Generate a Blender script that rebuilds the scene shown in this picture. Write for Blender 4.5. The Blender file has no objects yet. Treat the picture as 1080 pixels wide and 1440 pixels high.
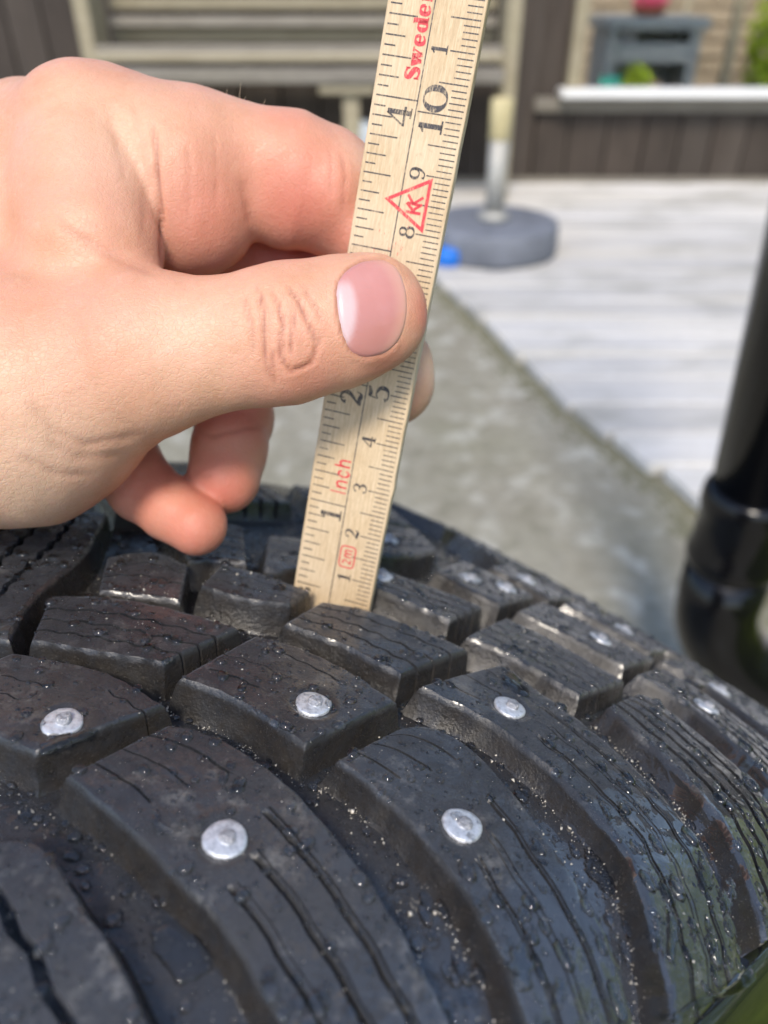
import bpy, bmesh, math, random
import numpy as np
from mathutils import Matrix, Vector
random.seed(7); RNG = np.random.default_rng(7)
C = bpy.context.scene.collection
sc = bpy.context.scene
# ---------------------------------------------------------------- camera, sky, sun, exposure
PITCH = math.radians(35.0); CAM_Z = 0.73; FPX = 1090.0
cam_d = bpy.data.cameras.new('camera'); cam = bpy.data.objects.new('camera', cam_d); C.objects.link(cam)
cam.location = (0, 0, CAM_Z); cam.rotation_euler = (math.radians(90) - PITCH, 0, 0)
cam_d.sensor_fit = 'VERTICAL'; cam_d.sensor_height = 24.0; cam_d.lens = 24.0 * FPX / 1440.0
cam_d.clip_start = 0.005; cam_d.clip_end = 300
cam_d.dof.use_dof = True; cam_d.dof.focus_distance = 0.127; cam_d.dof.aperture_fstop = 8.6
sc.camera = cam
SUN_EL = math.radians(53); SUN_AZ = math.radians(189)      # compass style, 180 = behind the camera
sun_dir = Vector((math.sin(SUN_AZ) * math.cos(SUN_EL), math.cos(SUN_AZ) * math.cos(SUN_EL), math.sin(SUN_EL)))
w = bpy.data.worlds.new('World'); sc.world = w; w.use_nodes = True
nt = w.node_tree; bg = nt.nodes['Background']; bg.inputs[1].default_value = 0.15
sky = nt.nodes.new('ShaderNodeTexSky'); sky.sky_type = 'NISHITA'; sky.sun_disc = False
sky.sun_elevation = SUN_EL; sky.sun_rotation = SUN_AZ; sky.air_density = 1.0; sky.dust_density = 1.0
nt.links.new(sky.outputs[0], bg.inputs[0])
sl = bpy.data.lights.new('sun', 'SUN'); sl.energy = 2.1; sl.angle = math.radians(13); sl.color = (1, .90, .76)
so = bpy.data.objects.new('sun', sl); C.objects.link(so); so.rotation_euler = sun_dir.to_track_quat('Z', 'Y').to_euler(); so.location = (0, 0, 5)
sc.view_settings.view_transform = 'Standard'; sc.view_settings.look = 'None'
sc.view_settings.gamma = 1; sc.view_settings.use_curve_mapping = False; sc.view_settings.exposure = 0.72

# ---------------------------------------------------------------- helpers
CP, SP = math.cos(PITCH), math.sin(PITCH)
def c2w(P):                                   # millimetres seen from the lens -> metres in the place
    P = np.asarray(P, float); x, y, z = P[..., 0], P[..., 1], P[..., 2]
    return np.stack([x, z * CP - y * SP, -z * SP - y * CP], -1) * .001 + np.array([0, 0, CAM_Z])
def ray(px, py):
    x, y = (px - 540) / FPX, (py - 720) / FPX
    return np.array([x, CP - y * SP, -SP - y * CP])
def on_ground(px, py, z=0.): d = ray(px, py); return d * ((z - CAM_Z) / d[2]) + [0, 0, CAM_Z]
def on_wall(px, py, Y): d = ray(px, py); return d * (Y / d[1]) + [0, 0, CAM_Z]
def link(name, me, mats, parent=None, **props):
    o = bpy.data.objects.new(name, me); C.objects.link(o)
    if mats:
        for m in (mats if isinstance(mats, (list, tuple)) else [mats]): me.materials.append(m)
    if parent: o.parent = parent
    for k, v in props.items(): o[k] = v
    return o
def mesh_np(name, V, F, smooth=True):
    me = bpy.data.meshes.new(name); V = np.asarray(V, np.float32); me.vertices.add(len(V)); me.vertices.foreach_set('co', V.ravel())
    F = np.asarray(F, np.int32); n, k = F.shape
    me.loops.add(n * k); me.loops.foreach_set('vertex_index', F.ravel())
    me.polygons.add(n); me.polygons.foreach_set('loop_start', np.arange(n, dtype=np.int32) * k)
    try: me.polygons.foreach_set('loop_total', np.full(n, k, np.int32))
    except Exception: pass
    me.update(calc_edges=True); me.validate()
    if smooth: me.polygons.foreach_set('use_smooth', np.ones(len(me.polygons), bool))
    return me
def attr(me, name, vals):
    a = me.attributes.new(name, 'FLOAT', 'POINT'); a.data.foreach_set('value', np.asarray(vals, np.float32).ravel())
def empty(name, loc=(0, 0, 0), **props):
    o = bpy.data.objects.new(name, None); C.objects.link(o); o.location = loc; o.empty_display_size = .05
    for k, v in props.items(): o[k] = v
    return o
def bm_obj(name, bm, mats, parent=None, bevel=0, seg=2, smooth=False, **props):
    bmesh.ops.recalc_face_normals(bm, faces=bm.faces)
    if bevel: bmesh.ops.bevel(bm, geom=list(bm.edges), offset=bevel, segments=seg, affect='EDGES', clamp_overlap=True)
    me = bpy.data.meshes.new(name); bm.to_mesh(me); bm.free()
    if smooth:
        for p in me.polygons: p.use_smooth = True
    return link(name, me, mats, parent, **props)
def box(bm, x0, x1, y0, y1, z0, z1, M=None):
    vs = [bm.verts.new(v) for v in ((x0,y0,z0),(x1,y0,z0),(x1,y1,z0),(x0,y1,z0),(x0,y0,z1),(x1,y0,z1),(x1,y1,z1),(x0,y1,z1))]
    for f in ((0,3,2,1),(4,5,6,7),(0,1,5,4),(1,2,6,5),(2,3,7,6),(3,0,4,7)): bm.faces.new([vs[i] for i in f])
    if M is not None:
        for v in vs: v.co = M @ v.co
    return vs
def lathe(bm, prof, n=48, M=None, cap=True):
    rings = []
    for r, z in prof:
        rings.append([bm.verts.new((r * math.cos(2 * math.pi * i / n), r * math.sin(2 * math.pi * i / n), z)) for i in range(n)])
    for a, b in zip(rings, rings[1:]):
        for i in range(n): bm.faces.new((a[i], a[(i + 1) % n], b[(i + 1) % n], b[i]))
    if cap: bm.faces.new(rings[0][::-1]); bm.faces.new(rings[-1])
    if M is not None:
        for r in rings:
            for v in r: v.co = M @ v.co
def tube(bm, pts, rad, n=16, cap=True):
    pts = [Vector(p) for p in pts]; rings = []; up = None
    for i, p in enumerate(pts):
        t = (pts[min(i + 1, len(pts) - 1)] - pts[max(i - 1, 0)]).normalized()
        if up is None: up = t.orthogonal().normalized()
        up = (up - t * up.dot(t)).normalized(); s = t.cross(up); r = rad[i] if hasattr(rad, '__len__') else rad
        rings.append([bm.verts.new(p + (up * math.cos(2 * math.pi * k / n) + s * math.sin(2 * math.pi * k / n)) * r) for k in range(n)])
    for a, b in zip(rings, rings[1:]):
        for i in range(n): bm.faces.new((a[i], a[(i + 1) % n], b[(i + 1) % n], b[i]))
    if cap: bm.faces.new(rings[0][::-1]); bm.faces.new(rings[-1])

# ---------------------------------------------------------------- materials
class N:
    def __init__(s, name):
        s.m = bpy.data.materials.new(name); s.m.use_nodes = True; s.t = s.m.node_tree; s.b = s.t.nodes['Principled BSDF']
    def n(s, typ, **kw):
        x = s.t.nodes.new('ShaderNode' + typ)
        for k, v in kw.items():
            if k.startswith('i_'): x.inputs[k[2:].replace('_', ' ')].default_value = v
            else: setattr(x, k, v)
        return x
    def l(s, a, b): s.t.links.new(a, b)
    def coord(s, scale=(1, 1, 1), rot=(0, 0, 0), kind='Object'):
        tc = s.n('TexCoord'); mp = s.n('Mapping'); mp.inputs['Scale'].default_value = scale; mp.inputs['Rotation'].default_value = rot
        s.l(tc.outputs[kind], mp.inputs[0]); return mp.outputs[0]
    def noise(s, co, scale, detail=4, rough=.55, dist=0):
        x = s.n('TexNoise'); x.inputs['Scale'].default_value = scale; x.inputs['Detail'].default_value = detail
        x.inputs['Roughness'].default_value = rough; x.inputs['Distortion'].default_value = dist; s.l(co, x.inputs['Vector']); return x.outputs['Fac']
    def ramp(s, fac, stops, interp='LINEAR'):
        r = s.n('ValToRGB'); r.color_ramp.interpolation = interp; e = r.color_ramp.elements
        while len(e) < len(stops): e.new(.5)
        for i, (p, c) in enumerate(stops):
            e[i].position = p; e[i].color = (*c, 1) if hasattr(c, '__len__') else (c, c, c, 1)
        s.l(fac, r.inputs[0]); return r.outputs[0]
    def mix(s, fac, a, b, blend='MIX'):
        x = s.n('Mix', data_type='RGBA', blend_type=blend)
        for v, i in ((fac, 0), (a, 6), (b, 7)):
            if hasattr(v, 'is_linked') or hasattr(v, 'links'): s.l(v, x.inputs[i])
            elif hasattr(v, '__len__'): x.inputs[i].default_value = (*v, 1)
            else: x.inputs[i].default_value = v
        return x.outputs[2]
    def math(s, op, a, b=0., clamp=False):
        x = s.n('Math', operation=op, use_clamp=clamp)
        for v, i in ((a, 0), (b, 1)):
            if hasattr(v, 'links'): s.l(v, x.inputs[i])
            else: x.inputs[i].default_value = v
        return x.outputs[0]
    def attr(s, name): x = s.n('Attribute', attribute_name=name); return x.outputs['Fac']
    def bump(s, h, strength, dist, prev=None):
        x = s.n('Bump'); x.inputs['Strength'].default_value = strength; x.inputs['Distance'].default_value = dist; s.l(h, x.inputs['Height'])
        if prev: s.l(prev, x.inputs['Normal'])
        return x.outputs[0]
    def set(s, **kw):
        for k, v in kw.items():
            i = s.b.inputs[k.replace('_', ' ')]
            if hasattr(v, 'links'): s.l(v, i)
            elif hasattr(v, '__len__') and len(v) == 3 and i.type == 'RGBA': i.default_value = (*v, 1)
            else: i.default_value = v
        return s.m
def simple(name, col, rough=.6, var=.25, scale=8., bump=0., bscale=60, metallic=0.):
    s = N(name); co = s.coord(); f = s.noise(co, scale, 5)
    c0 = tuple(c * (1 - var) for c in col); c1 = tuple(min(1, c * (1 + var)) for c in col)
    kw = dict(Base_Color=s.ramp(f, [(.25, c0), (.75, c1)]), Roughness=rough, Metallic=metallic)
    if bump: kw['Normal'] = s.bump(s.noise(co, bscale, 4), bump, .01)
    return s.set(**kw)

def rubber_mat():
    s = N('wet_rubber'); co = s.coord((1000,) * 3)
    big = s.noise(co, .045, 4, .6); mid = s.noise(co, .28, 5, .65); fine = s.noise(co, 2.2, 4, .7)
    base = s.ramp(mid, [(.3, (.014, .0147, .0165)), (.7, (.030, .031, .034))])
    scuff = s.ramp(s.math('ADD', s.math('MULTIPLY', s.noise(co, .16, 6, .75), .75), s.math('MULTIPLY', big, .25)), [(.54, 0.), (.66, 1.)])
    base = s.mix(s.math('MULTIPLY', s.attr('wear_sky_sheen'), .55), base, (.062, .063, .066))  # outer tread lightened: reflected sky painted into the rubber colour
    base = s.mix(s.math('MULTIPLY', scuff, s.math('MULTIPLY', s.attr('top'), s.math('ADD', .4, s.math('MULTIPLY', s.attr('wear_sky_sheen'), .5)))), base, (.17, .165, .155))
    dirt = s.math('MULTIPLY', s.attr('dirt'), s.ramp(s.noise(co, .35, 5, .7), [(.33, .15), (.62, 1.)]))
    base = s.mix(s.math('MULTIPLY', dirt, .5), base, (.034, .026, .017))
    specks = s.ramp(s.noise(co, 3.1, 2, .5), [(.67, 0.), (.70, 1.)])
    base = s.mix(s.math('MULTIPLY', specks, .22), base, (.25, .23, .2))
    wet = s.math('ADD', s.ramp(s.noise(co, .11, 4, .6), [(.36, 0.), (.56, 1.)]), s.attr('wet'), True)
    rough = s.ramp(wet, [(0, .44), (1., .20)])
    rough = s.math('ADD', rough, s.math('MULTIPLY', s.math('SUBTRACT', fine, .5), .22))
    nb = s.bump(mid, .28, .0006); nb = s.bump(fine, .5, .00022, nb)
    nb = s.bump(s.noise(co, .9, 3, .6), .35, .0003, nb)
    gm = s.n('NewGeometry'); mv = s.n('Mix', data_type='VECTOR'); s.l(s.math('MULTIPLY', s.attr('wet'), .75), mv.inputs[0]); s.l(nb, mv.inputs[4]); s.l(gm.outputs['Normal'], mv.inputs[5]); nb = mv.outputs[1]
    s.set(Base_Color=base, Roughness=rough, Normal=nb, Specular_IOR_Level=.5, Sheen_Weight=s.math('MULTIPLY', s.math('MULTIPLY', s.math('SUBTRACT', 1., s.attr('wet'), True), s.attr('top')), .14), Sheen_Roughness=.45, Sheen_Tint=(.75, .82, 1.))
    s.set(Coat_Weight=s.math('MULTIPLY', wet, s.math('ADD', s.math('MULTIPLY', s.attr('wet'), .78), .22)), Coat_Roughness=.025, Coat_IOR=1.8)
    s.l(s.bump(s.noise(co, .16, 3, .5, .6), .5, .0009), s.b.inputs['Coat Normal']); return s.m
M_rubber = rubber_mat()
def stud_mat():
    s = N('stud_aluminium'); co = s.coord((1000,) * 3); f = s.noise(co, 1.1, 5, .7)
    return s.set(Base_Color=s.ramp(f, [(.3, (.38, .39, .42)), (.5, (.66, .68, .71)), (.7, (.82, .83, .86))]), Metallic=.55, Roughness=.40,
                 Normal=s.bump(s.noise(co, 1.6, 5, .7), .45, .0003))
M_stud = stud_mat(); M_pin = simple('stud_carbide', (.43, .43, .45), .40, .25, 900, .4, 2500, .5)
def water_mat():
    s = N('rain_water'); return s.set(Base_Color=(1, 1, 1), Roughness=.045, Transmission_Weight=1., IOR=1.45)
M_water = water_mat()
def wood_ruler(name, edge=False):
    s = N(name); co = s.coord((1000, 1000, 1000)); st = s.coord((1000, 60, 1000)); st2 = s.coord((1000, 130, 1000))
    g = s.noise(st, 2.4, 5, .65); g2 = s.noise(st2, 5.5, 3, .6); big = s.noise(co, .05, 3)
    c = s.ramp(g, [(.28, (.43, .295, .16)), (.5, (.59, .435, .26)), (.72, (.70, .555, .37))])
    c = s.mix(s.ramp(g2, [(.35, .55), (.55, 0.)]), c, (.43, .30, .17))
    c = s.mix(s.ramp(big, [(.35, 0.), (.7, .5)]), c, (.74, .62, .45))
    c = s.mix(s.ramp(s.noise(co, .55, 4, .7), [(.60, 0.), (.72, .35)]), c, (.34, .25, .15))
    if edge: c = s.mix(.5, c, (.66, .52, .26))
    return s, s.set(Base_Color=c, Roughness=.42, Normal=s.bump(s.math('ADD', g, g2), .35, .00015), Specular_IOR_Level=.4)
_, M_wood = wood_ruler('birch_wood')
def ink_mat(name, col, lo, hi, mixc=(.60, .46, .29)):
    s = N(name); st = s.coord((1000, 220, 1000)); f = s.noise(st, 4.5, 4, .7); f2 = s.noise(s.coord((1000,) * 3), .35, 3)
    k = s.math('ADD', s.math('MULTIPLY', f, .75), s.math('MULTIPLY', f2, .25))
    return s.set(Base_Color=s.mix(s.ramp(k, [(lo, 0.), (hi, .85)]), col, mixc), Roughness=.5)
M_ink = ink_mat('black_ink', (.035, .03, .035), .50, .66); M_red = ink_mat('red_ink', (.62, .035, .05), .52, .68)
M_faded = ink_mat('faded_red_ink', (.66, .10, .09), .44, .54)
def skin_mat():
    s = N('skin'); co = s.coord((1000,) * 3)
    mott = s.noise(co, .11, 4, .6); fine = s.noise(co, .9, 4, .65)
    c = s.ramp(mott, [(.3, (.59, .300, .185)), (.7, (.70, .420, .280))])
    blot = s.ramp(s.noise(co, .055, 5, .7), [(.42, 0.), (.68, .5)]); c = s.mix(blot, c, (.62, .235, .17))
    c = s.mix(s.ramp(s.noise(co, .30, 4, .7), [(.55, 0.), (.75, .25)]), c, (.74, .50, .37))
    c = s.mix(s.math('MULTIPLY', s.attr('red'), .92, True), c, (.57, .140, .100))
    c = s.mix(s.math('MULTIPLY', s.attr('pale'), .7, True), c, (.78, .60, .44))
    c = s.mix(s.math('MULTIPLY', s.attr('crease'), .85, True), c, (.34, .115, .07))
    c = s.mix(s.ramp(fine, [(.45, 0.), (.8, .22)]), c, (.55, .25, .17))
    v = s.n('TexVoronoi', feature='DISTANCE_TO_EDGE'); v.inputs['Scale'].default_value = 1.25; s.l(s.coord((800, 1250, 1000)), v.inputs['Vector'])
    vd = s.ramp(v.outputs[0], [(0., 0.), (.12, 1.)])
    nb = s.bump(vd, .21, .00025); nb = s.bump(fine, .22, .0005, nb); nb = s.bump(s.noise(s.coord((1400, 350, 900)), .7, 3), .18, .0005, nb)
    return s.set(Base_Color=c, Roughness=s.ramp(fine, [(.3, .40), (.7, .56)]), Normal=nb, Subsurface_Weight=.35, Subsurface_Radius=(1., .32, .16), Subsurface_Scale=.0028, Specular_IOR_Level=.42)
M_skin = skin_mat()
def nail_mat():
    s = N('fingernail'); co = s.coord((1000,) * 3)
    c = s.mix(s.attr('lunula'), (.52, .225, .200), (.64, .45, .45)); c = s.mix(s.attr('free'), c, (.66, .37, .265))
    c = s.mix(s.ramp(s.noise(co, .14, 3), [(.4, 0.), (.7, .3)]), c, (.62, .33, .31))
    return s.set(Base_Color=c, Roughness=.30, Subsurface_Weight=.25, Subsurface_Radius=(1, .4, .3), Subsurface_Scale=.0015, Coat_Weight=.15, Coat_Roughness=.3,
                 Normal=s.bump(s.noise(s.coord((180, 1500, 1500)), .9, 3), .22, .0002))
M_nail = nail_mat()
def board_mat(name, c0, c1, axis_scale, streak=(.2, .2, .2), rough=.75):
    s = N(name); oi = s.n('ObjectInfo'); co = s.coord(axis_scale)
    add = s.n('VectorMath', operation='ADD'); s.l(co, add.inputs[0])
    cmb = s.n('CombineXYZ'); s.l(s.math('MULTIPLY', oi.outputs['Random'], 37.), cmb.inputs[0]); s.l(s.math('MULTIPLY', oi.outputs['Random'], 91.), cmb.inputs[2]); s.l(cmb.outputs[0], add.inputs[1])
    g = s.noise(add.outputs[0], 6, 5, .65); big = s.noise(add.outputs[0], 1.1, 3)
    c = s.ramp(g, [(.3, c0), (.7, c1)]); c = s.mix(s.ramp(big, [(.45, 0.), (.7, .7)]), c, streak)
    c = s.mix(s.ramp(s.noise(s.coord(), 42, 4, .7), [(.56, 0.), (.7, .5)]), c, tuple(min(.72, v * 1.35) for v in c1))
    if name == 'weathered_deck': c = s.mix(s.ramp(s.noise(s.coord((1, 1.6, 1)), 2.6, 5, .65), [(.48, 0.), (.66, .7)]), c, (.33, .32, .285))
    hv = s.n('HueSaturation'); s.l(c, hv.inputs['Color']); s.l(s.math('ADD', s.math('MULTIPLY', oi.outputs['Random'], .28), .86), hv.inputs['Value'])
    return s.set(Base_Color=hv.outputs[0], Roughness=rough, Normal=s.bump(g, .4, .004))
M_wall = board_mat('dark_stained_boards', (.034, .025, .019), (.066, .050, .040), (8, 8, 1), (.082, .067, .056))
M_deck = board_mat('weathered_deck', (.47, .46, .455), (.64, .625, .61), (1, 9, 9), (.60, .56, .48))
M_slat = board_mat('grey_slats', (.17, .15, .125), (.29, .265, .225), (1, 9, 9), (.22, .20, .155))
M_tan = board_mat('tan_boards', (.27, .23, .15), (.40, .35, .25), (1, 9, 9), (.34, .30, .2))
M_white = simple('white_paint', (.78, .78, .77), .45, .06, 6)
def concrete_mat():
    s = N('mossy_concrete'); co = s.coord()
    a = s.noise(co, 2.2, 6, .65); b = s.noise(co, 9, 6, .7); d = s.noise(co, 55, 4, .7)
    c = s.ramp(b, [(.3, (.235, .215, .165)), (.7, (.355, .335, .275))])
    c = s.mix(s.ramp(a, [(.45, 0.), (.65, .55)]), c, (.19, .185, .115))
    c = s.mix(s.ramp(s.noise(co, 15, 3, .5, .25), [(.53, 0.), (.66, .5)]), c, (.56, .55, .50)); c = s.mix(s.ramp(s.noise(co, 14, 3, .6, .4), [(.30, .6), (.42, 0.)]), c, (.17, .16, .11))
    c = s.mix(s.ramp(d, [(.35, .35), (.6, 0.)]), c, (.10, .095, .07))
    return s.set(Base_Color=c, Roughness=.85, Normal=s.bump(d, .5, .004))
M_conc = concrete_mat()
def moss_mat():
    s = N('moss'); co = s.coord(); f = s.noise(co, 30, 5, .7)
    return s.set(Base_Color=s.ramp(f, [(.3, (.13, .125, .075)), (.7, (.22, .21, .145))]), Roughness=.95, Normal=s.bump(f, .8, .01))
M_moss = moss_mat()
def grass_mat():
    s = N('lawn_grass'); co = s.coord(); f = s.noise(co, 3, 5); g = s.noise(co, 60, 4, .7)
    c = s.ramp(f, [(.3, (.19, .27, .018)), (.7, (.33, .41, .03))]); c = s.mix(s.ramp(g, [(.35, .6), (.6, 0.)]), c, (.06, .10, .012))
    return s.set(Base_Color=c, Roughness=.9, Normal=s.bump(g, 1., .03))
M_grass = grass_mat()
M_black = N('black_gloss_plastic').set(Base_Color=(.004, .004, .005), Roughness=.11, Specular_IOR_Level=.4)
M_steel = simple('galvanised_steel', (.42, .41, .38), .55, .2, 30, metallic=.35)
M_yellow = simple('yellow_sleeve', (.55, .47, .26), .5, .2, 20)  # yellow for the top of the parasol tube
M_stone = simple('grey_cast_concrete', (.155, .168, .20), .7, .3, 12, .3, 90)
M_blue = simple('blue_plastic', (.01, .16, .62), .4, .1)
M_rim = simple('alloy_rim', (.5, .5, .52), .3, .08, 20, metallic=.9)
M_side = N('wet_sidewall').set(Base_Color=(.010, .011, .012), Roughness=.16, Specular_IOR_Level=.6, Coat_Weight=.8, Coat_Roughness=.03)

# ---------------------------------------------------------------- ground
def sheet(name, pts, z, mat, **props):
    bm = bmesh.new(); bm.faces.new([bm.verts.new((x, y, z)) for x, y in pts])
    return bm_obj(name, bm, mat, None, kind='structure', **props)
sheet('ground', [(-60, -60), (60, -60), (60, 120), (-60, 120)], -.004, M_conc, label='mottled grey concrete paving with moss stains around the tyre')
sheet('lawn', [(.50, -6), (9, -6), (9, .72), (.62, .70), (.52, .3)], .004, M_grass, label='bright green lawn to the right of the tyre')
def grass():
    V = []; F = []
    for i in range(7000):
        x = .54 + abs(random.gauss(0, .5)); y = random.uniform(-1.3, .66); h = random.uniform(.03, .07); a = random.uniform(0, 6.3); t = random.uniform(.0, .03); b = random.uniform(0, 6.3)
        k = len(V); V += [(x - .002 * math.cos(a), y - .002 * math.sin(a), .004), (x + .002 * math.cos(a), y + .002 * math.sin(a), .004), (x + t * math.cos(b), y + t * math.sin(b), h)]; F.append((k, k + 1, k + 2))
    link('grass', mesh_np('grass', V, F, False), M_grass, kind='stuff', label='short green grass blades on the lawn beside the paving', category='grass')
grass()
# deck: boards run left-right, their left ends step back along a slanting edge
DZ = .022
deck = empty('deck', (1.5, 2.2, 0), kind='structure', label='pale weathered wooden deck of long boards before the dark wall')
def deck_left(Y):
    ys = [.55, 1.084, 1.392, 1.755, 2.258, 3.4]; xs = [.62, .504, .372, .273, .125, -.28]
    return float(np.interp(Y, ys, xs))
y = .80
while y < 3.30:
    x0 = deck_left(y + .06) + random.uniform(-.004, .004); bm = bmesh.new(); x1 = 4.6
    vs = box(bm, x0, x1, y + .003, y + .112, -.003, DZ + random.uniform(-.0015, .0015))
    sk = deck_left(y + .1) - deck_left(y + .01)
    for v in vs:
        if v.co.x < x1 - 1: v.co.x += sk * ((v.co.y - y - .0575) / .109)
    bmesh.ops.bevel(bm, geom=list(bm.edges), offset=.004, segments=1, affect='EDGES')
    o = bm_obj('plank', bm, M_deck, deck); o.matrix_parent_inverse = Matrix.Translation((-1.5, -2.2, 0)); y += .118
def moss():
    V = []; F = []
    for i in range(1500):
        Y = random.uniform(.75, 3.1); x = deck_left(Y) - abs(random.gauss(0, .026)) + .004; r = random.uniform(.004, .010); k = len(V); h = random.uniform(.0015, .005)
        V.append((x, Y, h - .004))
        for j in range(7):
            a = 6.283 * j / 7; V.append((x + r * math.cos(a) * random.uniform(.7, 1.2), Y + 1.6 * r * math.sin(a), -.0045))
        for j in range(7): F.append((k, k + 1 + j, k + 1 + (j + 1) % 7))
    link('moss', mesh_np('moss', V, F), M_moss, kind='stuff', label='olive moss growing along the edge of the deck', category='moss')
moss()

# ---------------------------------------------------------------- house wall with window
WY = 3.34; WTOP = 1.36
WX0 = on_wall(806, 100, WY)[0]; WX1 = WX0 + 1.55; WZ0 = on_wall(800, 122, WY)[2]; WZ1 = 1.16
house = empty('house_wall', (0, WY, 0), label='dark brown vertical board wall behind the deck with a low window', category='wall')
def hp(name, bm, mat, parent=house, bevel=0, **k):
    o = bm_obj(name, bm, mat, parent, bevel, 1, **k)
    o.matrix_parent_inverse = Matrix.Translation((0, -WY, 0)); return o
x = -3.4
while x < 4.2:
    wd = random.uniform(.125, .155); x1 = x + wd
    for (a, b) in ([(.012, WTOP)] if (x1 < WX0 - .01 or x > WX1) else [(.012, WZ0 - .05), (WZ1, WTOP)]):
        bm = bmesh.new(); xa, xb = x + .003, x1 - .003
        pr = random.uniform(0, .006); box(bm, xa, xb, WY - pr, WY + .03, a, b); hp('wall_board', bm, M_wall, bevel=.003)
    bm = bmesh.new(); x = x1
bm.free()
bm = bmesh.new(); box(bm, -3.5, WX0 - .02, WY + .031, WY + .06, .0, WTOP - .01); box(bm, WX1 + .02, 4.3, WY + .031, WY + .06, 0, WTOP - .01); box(bm, WX0 - .02, WX1 + .02, WY + .0311, WY + .06, 0, WZ0 - .06)
hp('backing', bm, M_wall)
bm = bmesh.new(); box(bm, -3.5, 4.3, WY - .045, WY + .07, WTOP, WTOP + .03); hp('coping', bm, M_wall, bevel=.003)
bm = bmesh.new(); box(bm, -3.5, 4.3, WY - .018, WY - .007, DZ + .001, .045); hp('base_strip', bm, M_slat, bevel=.002)
win = bmesh.new(); f = .035
box(win, WX0 - .02, WX0 + f - .005, WY - .02, WY + .05, WZ0, WZ1); box(win, WX1 - f, WX1, WY - .02, WY + .05, WZ0, WZ1); box(win, WX0 + f - .004, WX1 - f - .001, WY - .02, WY + .05, WZ1 - f, WZ1)
wf = hp('window_frame', win, M_tan, bevel=.003)
bm = bmesh.new(); box(bm, WX0 + f, WX1 - f, WY + .018, WY + .022, WZ0 + .004, WZ1 - f); gl = N('window_glass').set(Base_Color=(1, 1, 1), Roughness=.0, Transmission_Weight=1., IOR=1.05); pn = hp('pane', bm, gl, wf)
pn.parent = wf; pn.matrix_parent_inverse = Matrix.Identity(4)
S0 = on_wall(792, 110, WY - .08); S1 = on_wall(792, 139, WY - .08)
bm = bmesh.new(); box(bm, S0[0], WX1 + .06, WY - .09, WY + .016, S1[2], WZ0 - .002); hp('window_sill', bm, M_white, bevel=.006)
bm = bmesh.new(); L0 = on_wall(752, 145, WY - .03); L1 = on_wall(752, 158, WY - .03); box(bm, L0[0], WX1 + .2, WY - .032, WY - .0065, L1[2], S1[2] - .002); hp('apron_board', bm, M_slat, bevel=.003)
# ---------------------------------------------------------------- garden seen through the window
GY = 4.05
gw = empty('garden_wall', (1.4, 4.6, 0), label='tan brick wall seen through the low window', category='wall')
M_brick = simple('tan_brick', (.42, .34, .24), .85, .2, 14, .3, 120)
bm = bmesh.new(); box(bm, -.4, 3.4, 4.62, 4.7, 0, 1.2); o = bm_obj('mortar', bm, M_brick, gw); o.matrix_parent_inverse = Matrix.Translation((-1.4, -4.6, 0))
bme = bpy.data.meshes.new('brick'); bm = bmesh.new(); box(bm, -.105, .105, -.012, .03, -.031, .031); bmesh.ops.bevel(bm, geom=list(bm.edges), offset=.004, segments=1, affect='EDGES'); bm.to_mesh(bme); bm.free(); bme.materials.append(M_brick)
for r in range(10):
    for k in range(11):
        o = bpy.data.objects.new('brick', bme); C.objects.link(o); o.parent = gw; o.location = (-.65 + k * .22 + (.11 if r % 2 else 0), 0.005 + random.uniform(-.003, .003), .10 + r * .073)
def potting():
    a = on_wall(848, 25, GY); b = on_wall(960, 105, GY); x0, x1 = a[0], b[0]; zt = on_wall(848, 22, GY)[2]
    M_pt = simple('grey_green_paint', (.30, .32, .31), .6, .15); t = empty('potting_bench', ((x0 + x1) / 2, GY, 0), label='grey green potting bench with two shelves behind the window', category='bench')
    T = Matrix.Translation((-(x0 + x1) / 2, -GY, 0))
    def p(n, *bx):
        bm = bmesh.new(); box(bm, *bx); o = bm_obj(n, bm, M_pt, t, .004, 1); o.matrix_parent_inverse = T
    p('tabletop', x0 - .02, x1 + .02, GY - .18, GY + .18, zt - .045, zt)
    z2 = on_wall(860, 62, GY)[2]; p('shelf', x0 + .01, x1 - .01, GY - .15, GY + .15, z2 - .035, z2)
    zm = on_wall(860, 84, GY)[2]; p('drawer_front', x0 + .046, x1 - .046, GY - .175, GY - .155, zm, on_wall(860, 57, GY)[2]); p('side_panel', x0 + .004, x0 + .02, GY - .10, GY + .11, 0, zt - .05); p('side_panel', x1 - .02, x1 - .004, GY - .10, GY + .11, 0, zt - .05); p('back_panel', x0 + .03, x1 - .03, GY + .125, GY + .14, zm - .1, zt - .047)
    for xa in (x0, x1 - .045):
        for ya in (GY - .16, GY + .12): p('leg', xa, xa + .045, ya, ya + .045, 0, zt - .046)
    return x0, x1, zt, z2
x0, x1, zt, z2 = potting()
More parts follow.
